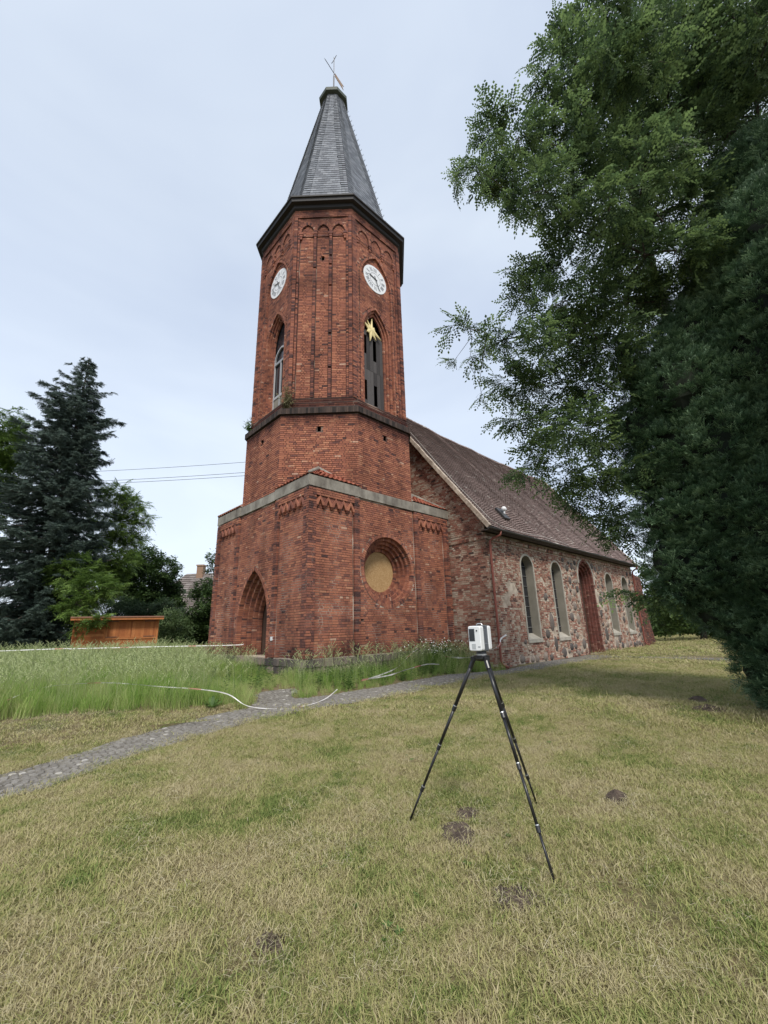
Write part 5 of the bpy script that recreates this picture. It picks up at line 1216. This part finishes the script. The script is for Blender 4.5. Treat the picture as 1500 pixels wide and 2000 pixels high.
# ------------------------------------------------------------------ tripod with scanner
feet = [(-4.53, -8.57), (-4.57, -9.94), (-3.44, -9.24)]; TC = Vector((-4.18, -9.25, 0)); TH = 1.42
tp_ = Thing('tripod', TC, 'black carbon surveying tripod with three thin legs standing on the mown lawn', 'tripod')
for (fx, fy) in feet:
    f0 = Vector((fx, fy, 0)); dr = (f0 - TC).normalized(); t0 = TC + dr * .075 + Z * (TH - .035); leg = MB(); at = lambda s: t0.lerp(f0, s)
    for (s0, s1, r_) in ((.0, .30, .0165), (.30, .54, .0140), (.54, .79, .0118), (.79, .985, .0095)): leg.tube([at(s0), at(s1)], r_, 12)
    leg.tube([at(.985), at(1.0)], [.009, .003], 8)
    lo = tp_.put(leg.build('leg', M_BLACK, smooth=True))
    for s in (.30, .54, .79):
        c_ = MB(); c_.tube([at(s - .004), at(s + .022)], .0195 if s < .5 else .017, 12); fix_sub(c_.build('twist_lock', M_BLACK), lo)
        c_ = MB(); c_.tube([at(s - .008), at(s - .004)], .0185 if s < .5 else .016, 12); fix_sub(c_.build('silver_ring', M_SILV), lo)
    c_ = MB(); c_.tube([at(-.01), at(.055)], .021, 12); fix_sub(c_.build('leg_joint', M_BLACK), lo)
h_ = MB(); h_.tube([TC + Z * (TH - .05), TC + Z * (TH - .03), TC + Z * (TH - .005), TC + Z * TH], [.05, .075, .075, .06], 20); hub = tp_.put(h_.build('tripod_head', M_BLACK))
for (fx, fy) in feet:
    dr = (Vector((fx, fy, 0)) - TC).normalized(); c_ = MB(); c_.box(TC + dr * .075 + Z * (TH - .03), (.05, .045, .035), rz=math.atan2(dr.y, dr.x)); fix_sub(c_.build('hinge', M_BLACK), hub)
h_ = MB(); h_.tube([TC + Z * TH, TC + Z * (TH + .012), TC + Z * (TH + .014), TC + Z * (TH + .03)], [.052, .052, .04, .04], 18); fix_sub(h_.build('centre_plate', M_SILV), hub)
# the scanner: two white housings with the dark mirror block between
SB = TC + Z * (TH + .03); sa = math.atan2(-CF.y, -CF.x) + radians(-38)      # direction the display side faces
ax = Vector((cos(sa), sin(sa), 0)); ay = Vector((-sin(sa), cos(sa), 0))
scn = Thing('laser_scanner', SB, 'white and dark grey laser scanner with black display mounted on the tripod', 'scanner')
def rbx(x0, x1, y0, y1, z0, z1, bev, seg=3):
    """rounded block, edges parallel to ax rounded"""
    m = MB(); P_ = []
    for (cy, cz, a0) in ((y1 - bev, z1 - bev, 0), (y0 + bev, z1 - bev, pi / 2), (y0 + bev, z0 + bev, pi), (y1 - bev, z0 + bev, 1.5 * pi)):
        for k in range(seg + 1): a = a0 + pi / 2 * k / seg; P_.append((cy + bev * cos(a), cz + bev * sin(a)))
    n = len(P_); ins = min(.006, bev * .4); V = []
    cy, cz = (y0 + y1) / 2, (z0 + z1) / 2
    for (x, s_) in ((x0, ins), (x0 + ins, 0), (x1 - ins, 0), (x1, ins)):
        for (y, z) in P_: ky = 1 - s_ / ((y1 - y0) / 2); kz = 1 - s_ / ((z1 - z0) / 2); V.append(SB + ax * x + ay * (cy + (y - cy) * ky) + Z * (cz + (z - cz) * kz))
    m.add(V, [(j * n + k, j * n + (k + 1) % n, (j + 1) * n + (k + 1) % n, (j + 1) * n + k) for j in range(3) for k in range(n)] + [tuple(range(n - 1, -1, -1)), tuple(range(3 * n, 4 * n))]); return m
h1 = scn.put(rbx(.042, .115, -.062, .062, .012, .232, .018).build('housing', M_SCW, smooth=False)); h2 = scn.put(rbx(-.115, -.052, -.062, .062, .012, .232, .018).build('housing', M_SCW))
core = scn.put(rbx(-.058, .048, -.056, .056, .006, .075, .008).build('base_block', M_SCG)); scn.put(rbx(-.058, -.035, -.055, .055, .03, .236, .01).build('side_panel', M_SCG)); scn.put(rbx(.025, .048, -.055, .055, .03, .236, .01).build('side_panel', M_SCG))
mr_ = MB(); c_ = SB + Z * .145; mr_.tube([c_ - ax * .034, c_ + ax * .024], .043, 20); scn.put(mr_.build('mirror_head', M_BLACK)); 
mr_ = MB(); mr_.tube([SB - Z * .031, SB + Z * .002, SB + Z * .008], [.05, .045, .045], 18); scn.put(mr_.build('mount_plate', M_BLACK))
for sy in (-.045, .045): q = rbx(-.034, .024, sy - .004, sy + .004, .07, .2, .003); scn.put(q.build('mirror_guard', mat('grey_glossy_guard', [(0, (.2, .21, .23)), (1, (.24, .25, .27))], .25)) if sy < 0 else q.build('mirror_guard', M_SCG))
hd_ = MB(); hd_.tube([SB + ay * -.03 + Z * .236 - ax * .01, SB + ay * -.02 + Z * .25 - ax * .01, SB + ay * .02 + Z * .25 - ax * .01, SB + ay * .03 + Z * .236 - ax * .01], .008, 6); scn.put(hd_.build('top_button', M_SILV))
def plate(y0, y1, z0, z1, x, m_, nm_, t=.002):
    m = MB(); P_ = [SB + ax * x + ay * a + Z * b for a, b in ((y0, z0), (y1, z0), (y1, z1), (y0, z1))]; m.hexa([p_ + ax * t for p_ in P_] + P_); return fix_sub(m.build(nm_, m_), h1)
plate(-.052, .004, .098, .208, .1155, M_INK, 'display_frame'); plate(-.047, -.001, .103, .203, .1178, M_GLASS, 'display_screen'); plate(-.03, .008, .03, .075, .1155, M_LG, 'battery_cover')
m = MB(); c_ = SB + ax * .1165 + ay * .027 + Z * .19; m.tube([c_, c_ + ax * .003], .0075, 12); fix_sub(m.build('camera_lens', M_BLACK), h1)
# small dark maker's mark low on the white housing
m = MB()
for k, (a, b) in enumerate(((.030, .034), (.0355, .040), (.0415, .044), (.0455, .050), (.0515, .055))): P_ = [SB + ax * .1165 + ay * y_ + Z * z_ for y_, z_ in ((a, .045), (b, .045), (b, .051), (a, .051))]; m.hexa([p_ + ax * .001 for p_ in P_] + P_, .5)
fix_sub(m.build('maker_mark', M_INK), h1)
# ------------------------------------------------------------------ trees
def mat3_euler(d, roll):
    q = d.to_track_quat('X', 'Z'); e = (q @ Matrix.Rotation(roll, 3, 'X').to_quaternion()).to_euler('XYZ'); return e.x, e.y, e.z
def spray_pinnate(L_=.5, n=8, leaf=.22, pairs=6, lw=.012, droop=.35):
    """a twig along +X with compound leaves"""
    m = MB(); m.tube([(0, 0, 0), (L_ * .6, 0, -.01), (L_, 0, -.05)], [.005, .004, .002], 3, cap=False, r=.1)
    for i in range(n):
        t = (i + .6) / n; c = Vector((L_ * t, 0, -.05 * t * t)); sgn = 1 if i % 2 else -1; a = sgn * rnd.uniform(.5, 1.2) if i < n - 1 else 0; d = Vector((cos(a), sin(a), rnd.uniform(-.3, .3))).normalized(); r = rnd.random(); ll = leaf * rnd.uniform(.8, 1.15)
        side = d.cross(Z).normalized()
        for k in range(pairs + 1):
            s = .2 + .8 * k / pairs; p_ = c + d * ll * s - Z * droop * ll * s * s
            for sg in ((-1, 1) if k < pairs else (0,)):
                q = (side * sg + d * (rnd.uniform(.1, .7) if sg else 1)).normalized(); q.z -= rnd.uniform(-.1, .75); w = d * lw if sg else side * lw; l2 = lw * (3.3 if lw < .02 or lw > .03 else 2.5) * rnd.uniform(.8, 1.2)
                m.add([p_, p_ + q * l2 * .5 + w, p_ + q * l2, p_ + q * l2 * .5 - w], [(0, 1, 2, 3)], r)
    return m
def spray_broad(L_=.45, n=18, lw=.05, ll=.13, sp=.16):
    m = MB(); m.tube([(0, 0, 0), (L_, 0, 0)], [.006, .003], 3, cap=False, r=.1)
    for i in range(n):
        c = Vector((L_ * rnd.uniform(.1, 1), rnd.gauss(0, sp), rnd.gauss(0, sp * .6))); a = rnd.uniform(-1.6, 1.6); d = Vector((cos(a), sin(a), rnd.uniform(-.7, .2))).normalized(); s = d.cross(Vector((rnd.gauss(0, .3), rnd.gauss(0, .3), 1))).normalized() * lw
        m.add([c, c + d * ll * .45 + s, c + d * ll, c + d * ll * .45 - s], [(0, 1, 2, 3)])
    return m
def crown(nm, label, cat, base, trunk, blobs, protos, dens, sc, tr=.14, group=None, squash=.8, inner=.25, br=.03, stuffbranch=True, joint=None, elong=.0):
    """trunk: list of points from ground; blobs: (x,y,z,r) leaf clumps; each is joined to the trunk by a limb"""
    th = Thing(nm, base, label, cat, group); tm = MB(); pts = [Vector(p_) for p_ in trunk]; tm.tube(pts, [tr * (1 - .7 * i / (len(pts) - 1)) for i in range(len(pts))], 9)
    th.put(tm.build('trunk', M_BARK, smooth=True)); nodes = [(p_, tr * .6 * (1 - .6 * i / len(pts))) for i, p_ in enumerate(pts) if i > 0]
    for i in range(len(pts) - 1):
        for k in range(1, 5): nodes.append((pts[i].lerp(pts[i + 1], k / 5), tr * .5)) if i > 0 else None
    bs = sorted(blobs, key=lambda b: (Vector(b[:3]) - pts[-1]).length); bm = MB()
    for b in bs:
        c = Vector(b[:3]); j = min(range(len(nodes)), key=lambda i: (nodes[i][0] - c).length + max(0, nodes[i][0].z - c.z) * .7 - nodes[i][1] * 3); p0, r0 = nodes[j]; D = (c - p0).length
        r1 = max(.006, min(r0 * .75, br)); mid = p0.lerp(c, .5) + Vector((rnd.gauss(0, .06), rnd.gauss(0, .06), .06)) * D; q2 = p0.lerp(c, .8) + Vector((rnd.gauss(0, .04), rnd.gauss(0, .04), .05)) * D
        bm.tube([p0, mid, q2, c], [r1 * 1.2, r1, r1 * .8, r1 * .55], 6, cap=False); nodes += [(mid, r1), (q2, r1 * .85), (c, r1 * .7)]
        for k in range(5):
            d = Vector((rnd.gauss(0, 1), rnd.gauss(0, 1), rnd.gauss(0, .7))).normalized() * b[3] * .85; bm.tube([c - d * .1, c + d * .5 + Z * .03, c + d], [r1 * .4, r1 * .28, .003], 4, cap=False)
    th.put(bm.build('limbs', M_BARK, kind='stuff'))
    P_, R_, S_ = [], [], []
    for b in bs:
        n = max(4, int(dens * b[3] ** 2.0)); c = Vector(b[:3])
        for k in range(n):
            d = Vector((rnd.gauss(0, 1), rnd.gauss(0, 1), rnd.gauss(0, 1))).normalized(); rr = b[3] * (inner + (1.05 - inner) * rnd.random() ** .6); p_ = c + Vector((d.x, d.y, d.z * squash)) * rr
            dd = (Vector((d.x, d.y, d.z * .5)) + Vector((rnd.gauss(0, .5), rnd.gauss(0, .5), rnd.gauss(-.12, .3)))).normalized(); P_.append(p_ - dd * .15 * sc); R_.append(mat3_euler(dd, rnd.gauss(0, .5))); S_.append(sc * rnd.uniform(.7, 1.25))
    o = scatter('crown', P_, R_, S_, protos); th.put(o); return th
PIN = [proto('locust_spray', spray_pinnate(.42, 7, .24, 4, .025, .35), M_LLOC) for _ in range(5)]
PINB = [proto('bright_spray', spray_pinnate(.7, 9, .34, 4, .035), M_LBRI) for _ in range(3)]
crown('locust_tree', 'tall dark feathery-leaved locust tree spreading over the lawn at the right', 'tree', (7.4, -12.2, 0), [(7.4, -12.2, 0), (6.9, -11.8, 3), (5.9, -11.1, 6), (4.8, -10.3, 8.5), (3.9, -10.2, 11.5), (3.8, -10.4, 15)], LOCUST + LOWTWIG, PIN, 108, .95, tr=.26, br=.1, inner=.1)
# yew: upright lobes covered in short tufts
def yew_sprig():
    m = MB(); L_ = .16
    for (a0, l_) in ((0, 1), (.75, .7), (-.75, .7)):
        d0 = Vector((cos(a0), sin(a0), .1 * rnd.random())).normalized(); c0 = Vector((L_ * .25, 0, 0)) if a0 else Vector((0, 0, 0)); r = rnd.random()
        for k in range(11):
            t = .15 + .85 * k / 10; c = c0 + d0 * L_ * l_ * t; sg = 1 if k % 2 else -1; sd_ = d0.cross(Z).normalized() * sg; q = (sd_ * (1.1 - .7 * t) + d0 * .7 + Z * rnd.uniform(-.25, .55)).normalized(); n_ = q.cross(Z).normalized() * .0055; ln = .05
            m.add([c - n_, c + q * ln * .5 - n_ * 1.2, c + q * ln, c + q * ln * .5 + n_ * 1.2], [(0, 1, 2, 3)], min(1, r * .6 + .4 * t))
    return m
YS = [proto('yew_sprig', yew_sprig(), M_LYEW) for _ in range(5)]
yt = Thing('yew_tree', (3.6, -12.2, 0), 'large dark green yew with dense needles at the right edge of the lawn', 'yew tree')
tm = MB()
for (dx, dy, tz) in ((0, 0, 9.5), (.4, .5, 7), (-.3, .4, 5.5), (.2, -.5, 10)):
    tm.tube([(3.6 + dx * .3, -12.2 + dy * .3, -.05), (3.6 + dx, -12.2 + dy, tz * .5), (3.4 + dx * 1.2, -12.1 + dy, tz)], [.2, .13, .04], 8)
yt.put(tm.build('trunk', M_BARK, smooth=True))
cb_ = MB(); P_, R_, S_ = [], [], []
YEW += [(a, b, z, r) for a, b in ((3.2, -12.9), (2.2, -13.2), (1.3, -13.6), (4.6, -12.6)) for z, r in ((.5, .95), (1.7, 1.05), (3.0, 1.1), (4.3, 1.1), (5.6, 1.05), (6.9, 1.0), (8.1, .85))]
M_YIN = mat('yew_shade_core', [(0, (.010, .016, .010)), (1, (.018, .024, .014))], .95, noise=.5)  # near-black solid cores added inside the lobes to block light and darken gaps
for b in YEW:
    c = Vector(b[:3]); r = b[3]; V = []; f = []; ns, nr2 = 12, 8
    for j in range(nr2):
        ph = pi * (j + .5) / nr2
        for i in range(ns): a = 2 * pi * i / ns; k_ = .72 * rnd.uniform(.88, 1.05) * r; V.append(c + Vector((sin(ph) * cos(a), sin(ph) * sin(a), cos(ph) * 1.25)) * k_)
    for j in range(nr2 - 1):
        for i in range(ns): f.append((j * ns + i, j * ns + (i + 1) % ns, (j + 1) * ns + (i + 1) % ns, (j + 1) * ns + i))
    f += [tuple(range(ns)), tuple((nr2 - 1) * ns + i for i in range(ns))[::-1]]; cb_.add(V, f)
    n = int(1500 * r * r)
    for k in range(n):
        d = Vector((rnd.gauss(0, 1), rnd.gauss(0, 1), rnd.gauss(0, 1))).normalized(); s_ = Vector((d.x, d.y, d.z * 1.3)); bump_ = mn.noise(Vector((c + s_ * r) * 2.6)) * .22; rr = r * (.80 + bump_ + .20 * rnd.random()); p_ = c + s_ * rr
        if any(((p_ - Vector(b2[:3])).length < b2[3] * .76) for b2 in YEW if b2 is not b) or p_.z < .02: continue
        dd = (d + Z * .75 + Vector((rnd.gauss(0, .35), rnd.gauss(0, .35), rnd.gauss(0, .35)))).normalized(); P_.append(p_); R_.append(mat3_euler(dd, rnd.uniform(-1, 1))); S_.append(rnd.uniform(.85, 1.5))
yt.put(cb_.build('shade_core', M_YIN, kind='stuff')); yt.put(scatter('crown', P_, R_, S_, YS))
# blue spruce
def spruce_tuft():
    m = MB(); L_ = .42
    for a0, l_, c0 in [(0, 1, 0)] + [(s * rnd.uniform(.6, .9), rnd.uniform(.4, .6), t) for t in (.12, .3, .48, .66) for s in (1, -1)]:
        d0 = Vector((cos(a0), sin(a0), -.12)).normalized(); st_ = Vector((L_ * c0, 0, -.02)); n = int(16 * l_) + 4; r = rnd.random()
        for k in range(n):
            t = k / n; c = st_ + d0 * L_ * l_ * t; a = k * 2.4; q = (Vector((0, cos(a), sin(a))) + d0 * .7).normalized(); w = q.cross(d0).normalized() * .013
            m.add([c - w, c + w, c + q * .06 + w * .5, c + q * .06 - w * .5], [(0, 1, 2, 3)], r)
    return m
SPT = [proto('spruce_tuft', spruce_tuft(), M_LSPR) for _ in range(5)]
SPB = Vector((-4.87, 21.5, ground_h(-4.87, 21.5))); spt = Thing('spruce_tree', SPB, 'tall ragged blue spruce standing to the left of the wooden hut', 'spruce tree')
SH = 21.1 - SPB.z; tm = MB(); tm.tube([SPB - Z * .1, SPB + Z * SH * .5, SPB + Z * SH], [.28, .15, .02], 8); spt.put(tm.build('trunk', M_BARK, smooth=True))
bm = MB(); P_, R_, S_ = [], [], []; zz = SPB.z + .6; k = 0
while zz < SPB.z + SH - .1:
    t = (zz - SPB.z) / SH; n = 7 if t < .9 else 5
    for i in range(n):
        a = k * .8 + i * 2 * pi / n + rnd.uniform(-.3, .3); d = Vector((cos(a), sin(a), 0)); rt = d.dot(Vector((CR.x, CR.y, 0)).normalized())
        prof_ = np.interp(t, [0, .1, .3, .5, .66, .76, .84, .92, 1], [3.6, 4.0, 3.7, 3.1, 2.6, 2.5, 1.8, 1.0, .12]) * (1 - .25 * rt) * rnd.uniform(.5, 1.12)
        if rnd.random() < .12: prof_ *= 1.3
        c0 = SPB + Z * (zz - SPB.z); up_ = np.interp(t, [0, .5, 1], [-.30, -.08, .35]); tip = c0 + d * prof_ + Z * prof_ * up_; mid = c0.lerp(tip, .5) + Z * prof_ * -.06; tip2 = tip + Z * prof_ * .07
        bm.tube([c0, mid, tip, ], [.035 * (1.1 - t), .02, .008], 4, cap=False); m_ = max(3, int(prof_ / .27))
        for j in range(m_):
            s = .10 + .95 * (j + rnd.random() * .6) / m_; p_ = c0.lerp(mid, s * 2) if s < .5 else mid.lerp(tip2, (s - .5) * 2)
            for _ in range(5 if t < .8 else 3):
                off = Vector((rnd.gauss(0, .16), rnd.gauss(0, .16), -abs(rnd.gauss(0, .16))))
                dd = (d * .8 + Vector((-d.y, d.x, 0)) * rnd.gauss(0, .8) + Z * rnd.gauss(-.25, .3)).normalized(); P_.append(p_ + off * (1.2 - t)); R_.append(mat3_euler(dd, rnd.gauss(0, .5))); S_.append(rnd.uniform(.75, 1.3) * (1.0 if t < .85 else .75))
    zz += .40 + .08 * rnd.random(); k += 1
spt.put(bm.build('limbs', M_BARK, kind='stuff')); spt.put(scatter('crown', P_, R_, S_, SPT))
# broad-leaved trees and shrubs behind the meadow
BRC = [proto('chestnut_spray', spray_broad(.5, 20, .06, .17, .2), M_LCHE) for _ in range(3)]
BRS = [proto('shrub_spray', spray_broad(.4, 22, .035, .12, .15), M_LSHR) for _ in range(3)]
BRE = [proto('pale_spray', spray_broad(.4, 22, .035, .12, .15), M_LELD) for _ in range(3)]
BRF = [proto('far_spray', spray_broad(.5, 20, .06, .16, .2), M_LFAR) for _ in range(3)]
gb = lambda x, y: (x, y, ground_h(x, y))
def tk(b, top, n=4): b = Vector(b); t = Vector(top); return [b.lerp(t, i / n) + (Vector((rnd.gauss(0, .1), rnd.gauss(0, .1), 0)) if 0 < i < n else Vector()) for i in range(n + 1)]
def mean(bl): return Vector((sum(b[0] for b in bl), sum(b[1] for b in bl), sum(b[2] for b in bl))) / len(bl)
def auto(nm, label, cat, bl, pr, dens, sc, tr, topf=.6, **k):
    c = mean(bl); top = max(b[2] for b in bl); b_ = gb(c.x, c.y); crown(nm, label, cat, b_, tk(b_, (c.x, c.y, b_[2] + (top - b_[2]) * topf)), bl, pr, dens, sc, tr=tr, **k)
auto('broadleaf_tree', 'light green feathery tree behind the spruce at the left edge', 'tree', LEFTLOCUST, PINB, 60, 1.0, .2)
crown('acacia_tree', 'bright yellow-green tree between the spruce and the hut', 'tree', gb(-2.6, 20.5), tk(gb(-2.6, 20.5), (-3.0, 20.6, 6.5)), MIDLOCUST, PINB, 95, .85, tr=.14, br=.05)
auto('chestnut_tree', 'round dark green chestnut tree behind the hut', 'tree', CHESTNUT, BRC, 95, 1.15, .22, br=.06, inner=.4)
auto('dark_shrub', 'dark green shrubs directly behind the roof of the hut', 'shrub', SHRUB, BRS, 100, 1.1, .08, inner=.4)
auto('elder_bush', 'pale green elder bush right of the hut', 'bush', ELDER, BRE, 110, 1.1, .06, inner=.4)
auto('garden_tree', 'dark leafy tree between the grey roof and the tower', 'tree', RIGHTTREE, BRC, 110, 1.0, .12, br=.05, inner=.4)
auto('hedge', 'dark overgrown hedge under the spruce at the far left', 'hedge', DARKHEDGE, BRS, 80, 1.1, .08, inner=.4)
auto('linden_tree', 'light green leafy trees seen beyond the east end of the nave', 'tree', EASTTREE, BRF, 75, 1.15, .25, br=.06, inner=.4)
# bare dead twigs beside the garden tree
m = MB(); b_ = Vector((12.2, 29.0, 3.0))
for k in range(9):
    a = b_ + Vector((rnd.gauss(0, .3), rnd.gauss(0, .3), 0)); t = a + CR * rnd.uniform(-1.6, .4) + Z * rnd.uniform(3.0, 5.6); t.z = min(t.z, 9.3); pr_ = a.lerp(t, .55) + CR * rnd.uniform(0, .5); m.tube([a, pr_, t], [.035, .022, .01], 4, cap=False)
    for j in range(5): c = pr_.lerp(t, rnd.random()); m.tube([c, c + CR * rnd.uniform(-.9, .3) + Z * rnd.uniform(-.1, .5)], [.01, .004], 3, cap=False)
tag(m.build('dead_shrub', mat('bare_twig', [(0, (.2, .17, .14)), (1, (.28, .24, .2))], .9)), 'bare dead twigs rising beside the grey tiled roof', 'shrub')
# far belts of trees closing the horizon
def belt(nm, pts, hgt, thick, label, pr, n, sc):
    P_, R_, S_ = [], [], []
    for k in range(n):
        t = rnd.random() * (len(pts) - 1); i = int(t); p_ = Vector(pts[i]).lerp(Vector(pts[i + 1]), t - i); hh = hgt * (.75 + .5 * mn.noise(Vector((t * 6, 1, 1)))); z = hh * rnd.random() ** .7
        q = p_ + Vector((rnd.uniform(-1, 1), rnd.uniform(-1, 1), 0)) * thick; P_.append((q.x, q.y, z + .2)); d = Vector((rnd.gauss(0, 1), rnd.gauss(0, 1), rnd.gauss(.1, .5))).normalized(); R_.append(mat3_euler(d, rnd.gauss(0, 1))); S_.append(sc * rnd.uniform(.7, 1.3))
    o = scatter(nm, P_, R_, S_, pr); tag(o, label, 'hedge')
belt('hedgerow', [(-36, 30, 0), (-12, 33, 0), (6, 33, 0), (18, 44, 0)], 3.0, 1.6, 'dense dark hedgerow closing off the meadow behind hut and shrubs', BRS, 8000, 1.7)
belt('tree_belt', [(34, 24, 0), (44, 10, 0), (60, -4, 0), (66, -30, 0), (50, -48, 0)], 4.8, 2.0, 'belt of light green bushes at the far end of the right-hand lawn', BRF, 6500, 2.4)

# ------------------------------------------------------------------ wooden hut
hr, hl = Vector((.10, 15.45, 0)), Vector((-3.79, 16.57, 0)); HU = (hr - hl).normalized(); HW = (hr - hl).length; FH = Face((hl.x, hl.y), (HU.x, HU.y)); gz = .45
hut = Thing('wooden_hut', (hl.x, hl.y, gz), 'orange-brown wooden market hut with closed shutters behind the tall grass', 'hut')
def hbox(u0, u1, z0, z1, d0, d1, nm_, m_, par=None, rnd_=None, tilt=0):
    m = MB(); P_ = [FH.p(u0, z0, d0), FH.p(u1, z0, d0), FH.p(u1, z1, d0), FH.p(u0, z1, d0)]; m.hexa(P_ + [x - FH.N * (d1 - d0) for x in P_], rnd_); o = m.build(nm_, m_)
    return hut.put(o) if par is None else fix_sub(o, par)
zt_ = 2.52; us = HW * .36
wall_ = hbox(.02, HW - .02, gz, zt_ + .1, .03, 2.2, 'wall', M_HUT)
z_ = gz
while z_ < zt_ - .02:      # horizontal boards left of and below the shutters
    top_ = min(z_ + .135, zt_)
    if z_ < 1.5: hbox(.08, HW - .1, z_, top_ - .008, rnd.uniform(-.004, .004), .03, 'board', M_HUT, wall_)
    else: hbox(.08, us - .02, z_, top_ - .008, rnd.uniform(-.004, .004), .03, 'board', M_HUT, wall_)
    z_ += .135
hbox(0, .09, gz, zt_, -.03, .05, 'corner_post', M_HUT); hbox(HW - .11, HW, gz, zt_, -.03, .05, 'corner_post', M_HUT); hbox(us - .04, us + .05, 1.5, zt_, -.035, .05, 'shutter_post', M_HUT)
um_ = (us + .05 + HW - .11) / 2
for (a, b) in ((us + .06, um_ - .012), (um_ + .012, HW - .12)):
    sh = hbox(a, b, 1.56, zt_ - .04, -.01, .02, 'shutter', M_HUT); n = 8; w = (b - a) / n
    for i in range(n): hbox(a + i * w + .003, a + (i + 1) * w - .003, 1.58, zt_ - .06, -.028, -.012, 'board', M_HUT, sh)
    for (z0, z1) in ((1.56, 1.62), (zt_ - .10, zt_ - .04)): hbox(a, b, z0, z1, -.042, -.03, 'shutter_rail', M_HUT, sh)
    for (u0, u1) in ((a, a + .06), (b - .06, b)): hbox(u0, u1, 1.622, zt_ - .102, -.041, -.03, 'shutter_rail', M_HUT, sh)
    e0 = a + .01 if a < um_ - .3 else b - .6; 
    for zz_ in (1.60, zt_ - .085): hbox(e0, e0 + .55, zz_, zz_ + .028, -.055, -.043, 'hinge', M_IRON, sh)
hbox(us + .06, HW - .1, 1.49, 1.55, -.05, .02, 'counter_ledge', M_HUT)
hbox(-.12, HW + .22, zt_ + .0, zt_ + .13, -.42, -.36, 'fascia', M_HUT); hbox(-.12, HW + .22, zt_ + .131, zt_ + .19, -.46, 2.4, 'roof', mat('hut_roof_edge', [(0, (.26, .13, .09)), (1, (.3, .16, .11))], .7)); hbox(-.05, HW + .1, zt_ + .02, zt_ + .125, -.355, .05, 'soffit', M_HUT)

# ------------------------------------------------------------------ distant house roof
hs = Thing('house', (13.0, 40.5, .6), 'distant house with weathered grey tiled hip roof and brick chimney beyond the trees', 'house')
hu = Vector((.72, -.70, 0)); hv = Vector((.70, .72, 0)); r0 = Vector((9.9, 41.0, 8.62)); r1 = r0 + hu * 6.5
M_HT = mat('grey_house_tile', [(0, (.15, .125, .115)), (1, (.25, .22, .205))], .85, noise=.8, nscale=2)
f0, f1 = r0 - hu * 4.2 - hv * 4.6 - Z * 5.6, r1 + hu * 4.2 - hv * 4.6 - Z * 5.6; k0, k1 = r0 - hu * 4.2 + hv * 4.6 - Z * 5.6, r1 + hu * 4.2 + hv * 4.6 - Z * 5.6
m = MB(); m.add([f0, f1, r1, r0, k0, k1], [(0, 1, 2, 3), (4, 0, 3), (1, 5, 2), (5, 4, 3, 2)]); hro = hs.put(m.build('roof', M_TILEU)); tm = MB()
for (a, b, c_, d_) in ((f0, f1, r1, r0), (k0, f0, r0, r0)):
    n_ = (b - a).cross(d_ - a).normalized()
    for k in range(22):
        t0, t1 = k / 22, (k + 1) / 22; A_, B_, C_, D_ = a.lerp(d_, t0), b.lerp(c_, t0), b.lerp(c_, t1), a.lerp(d_, t1); n = max(1, int((B_ - A_).length / .8))
        for j in range(n): s0, s1 = j / n, (j + .97) / n; tm.add([A_.lerp(B_, s0) + n_ * .10, A_.lerp(B_, s1) + n_ * .10, D_.lerp(C_, s1) + n_ * .03, D_.lerp(C_, s0) + n_ * .03, A_.lerp(B_, s0) + n_ * .0, A_.lerp(B_, s1)], [(0, 1, 2, 3), (4, 5, 1, 0)])
fix_sub(tm.build('tile_rows', M_HT, kind='stuff'), hro)
m = MB(); cc_ = (f0 + f1 + k0 + k1) / 4; m.box((cc_.x, cc_.y, 1.9), (13.5, 8.2, 2.6), rz=math.atan2(hu.y, hu.x)); hs.put(m.build('wall', M_CONC))
m = MB(); c_ = r0 + hu * 1.75 - hv * .2; m.box((c_.x, c_.y, 8.6), (.75, .75, 2.0), rz=math.atan2(hu.y, hu.x)); m.box((c_.x, c_.y, 9.55), (.9, .9, .16), rz=math.atan2(hu.y, hu.x)); hs.put(m.build('chimney', mat('pale_brick', [(0, (.30, .19, .13)), (1, (.36, .25, .18))], .9, noise=.6)))
# ------------------------------------------------------------------ overhead cables: three wires crossing the sky behind the tower
for i, (a, b, lb) in enumerate((((-8.38, 47.5, 18.86), (10.7, 28.9, 19.08), 'topmost overhead power cable crossing the sky left of the tower'), ((-8.2, 43.8, 16.75), (11.0, 25.0, 16.95), 'upper cable of the lower pair crossing the sky left of the tower'), ((-8.2, 43.8, 16.5), (11.05, 25.05, 16.62), 'lower cable of the lower pair crossing the sky left of the tower'))):
    a, b = Vector(a), Vector(b); d = b - a; m = MB(); pts_ = [a - d * .9 + d * 2.2 * k / 24 - Z * .9 * (1 - (2 * k / 24 - 1) ** 2) for k in range(25)]; sh_ = .9 * (1 - (2 * .41 - 1) ** 2) ; m.tube([p_ + Z * .85 for p_ in pts_], .022, 4)
    tag(m.build('power_cable', M_WIRE), lb, 'cable', 'overhead cables')
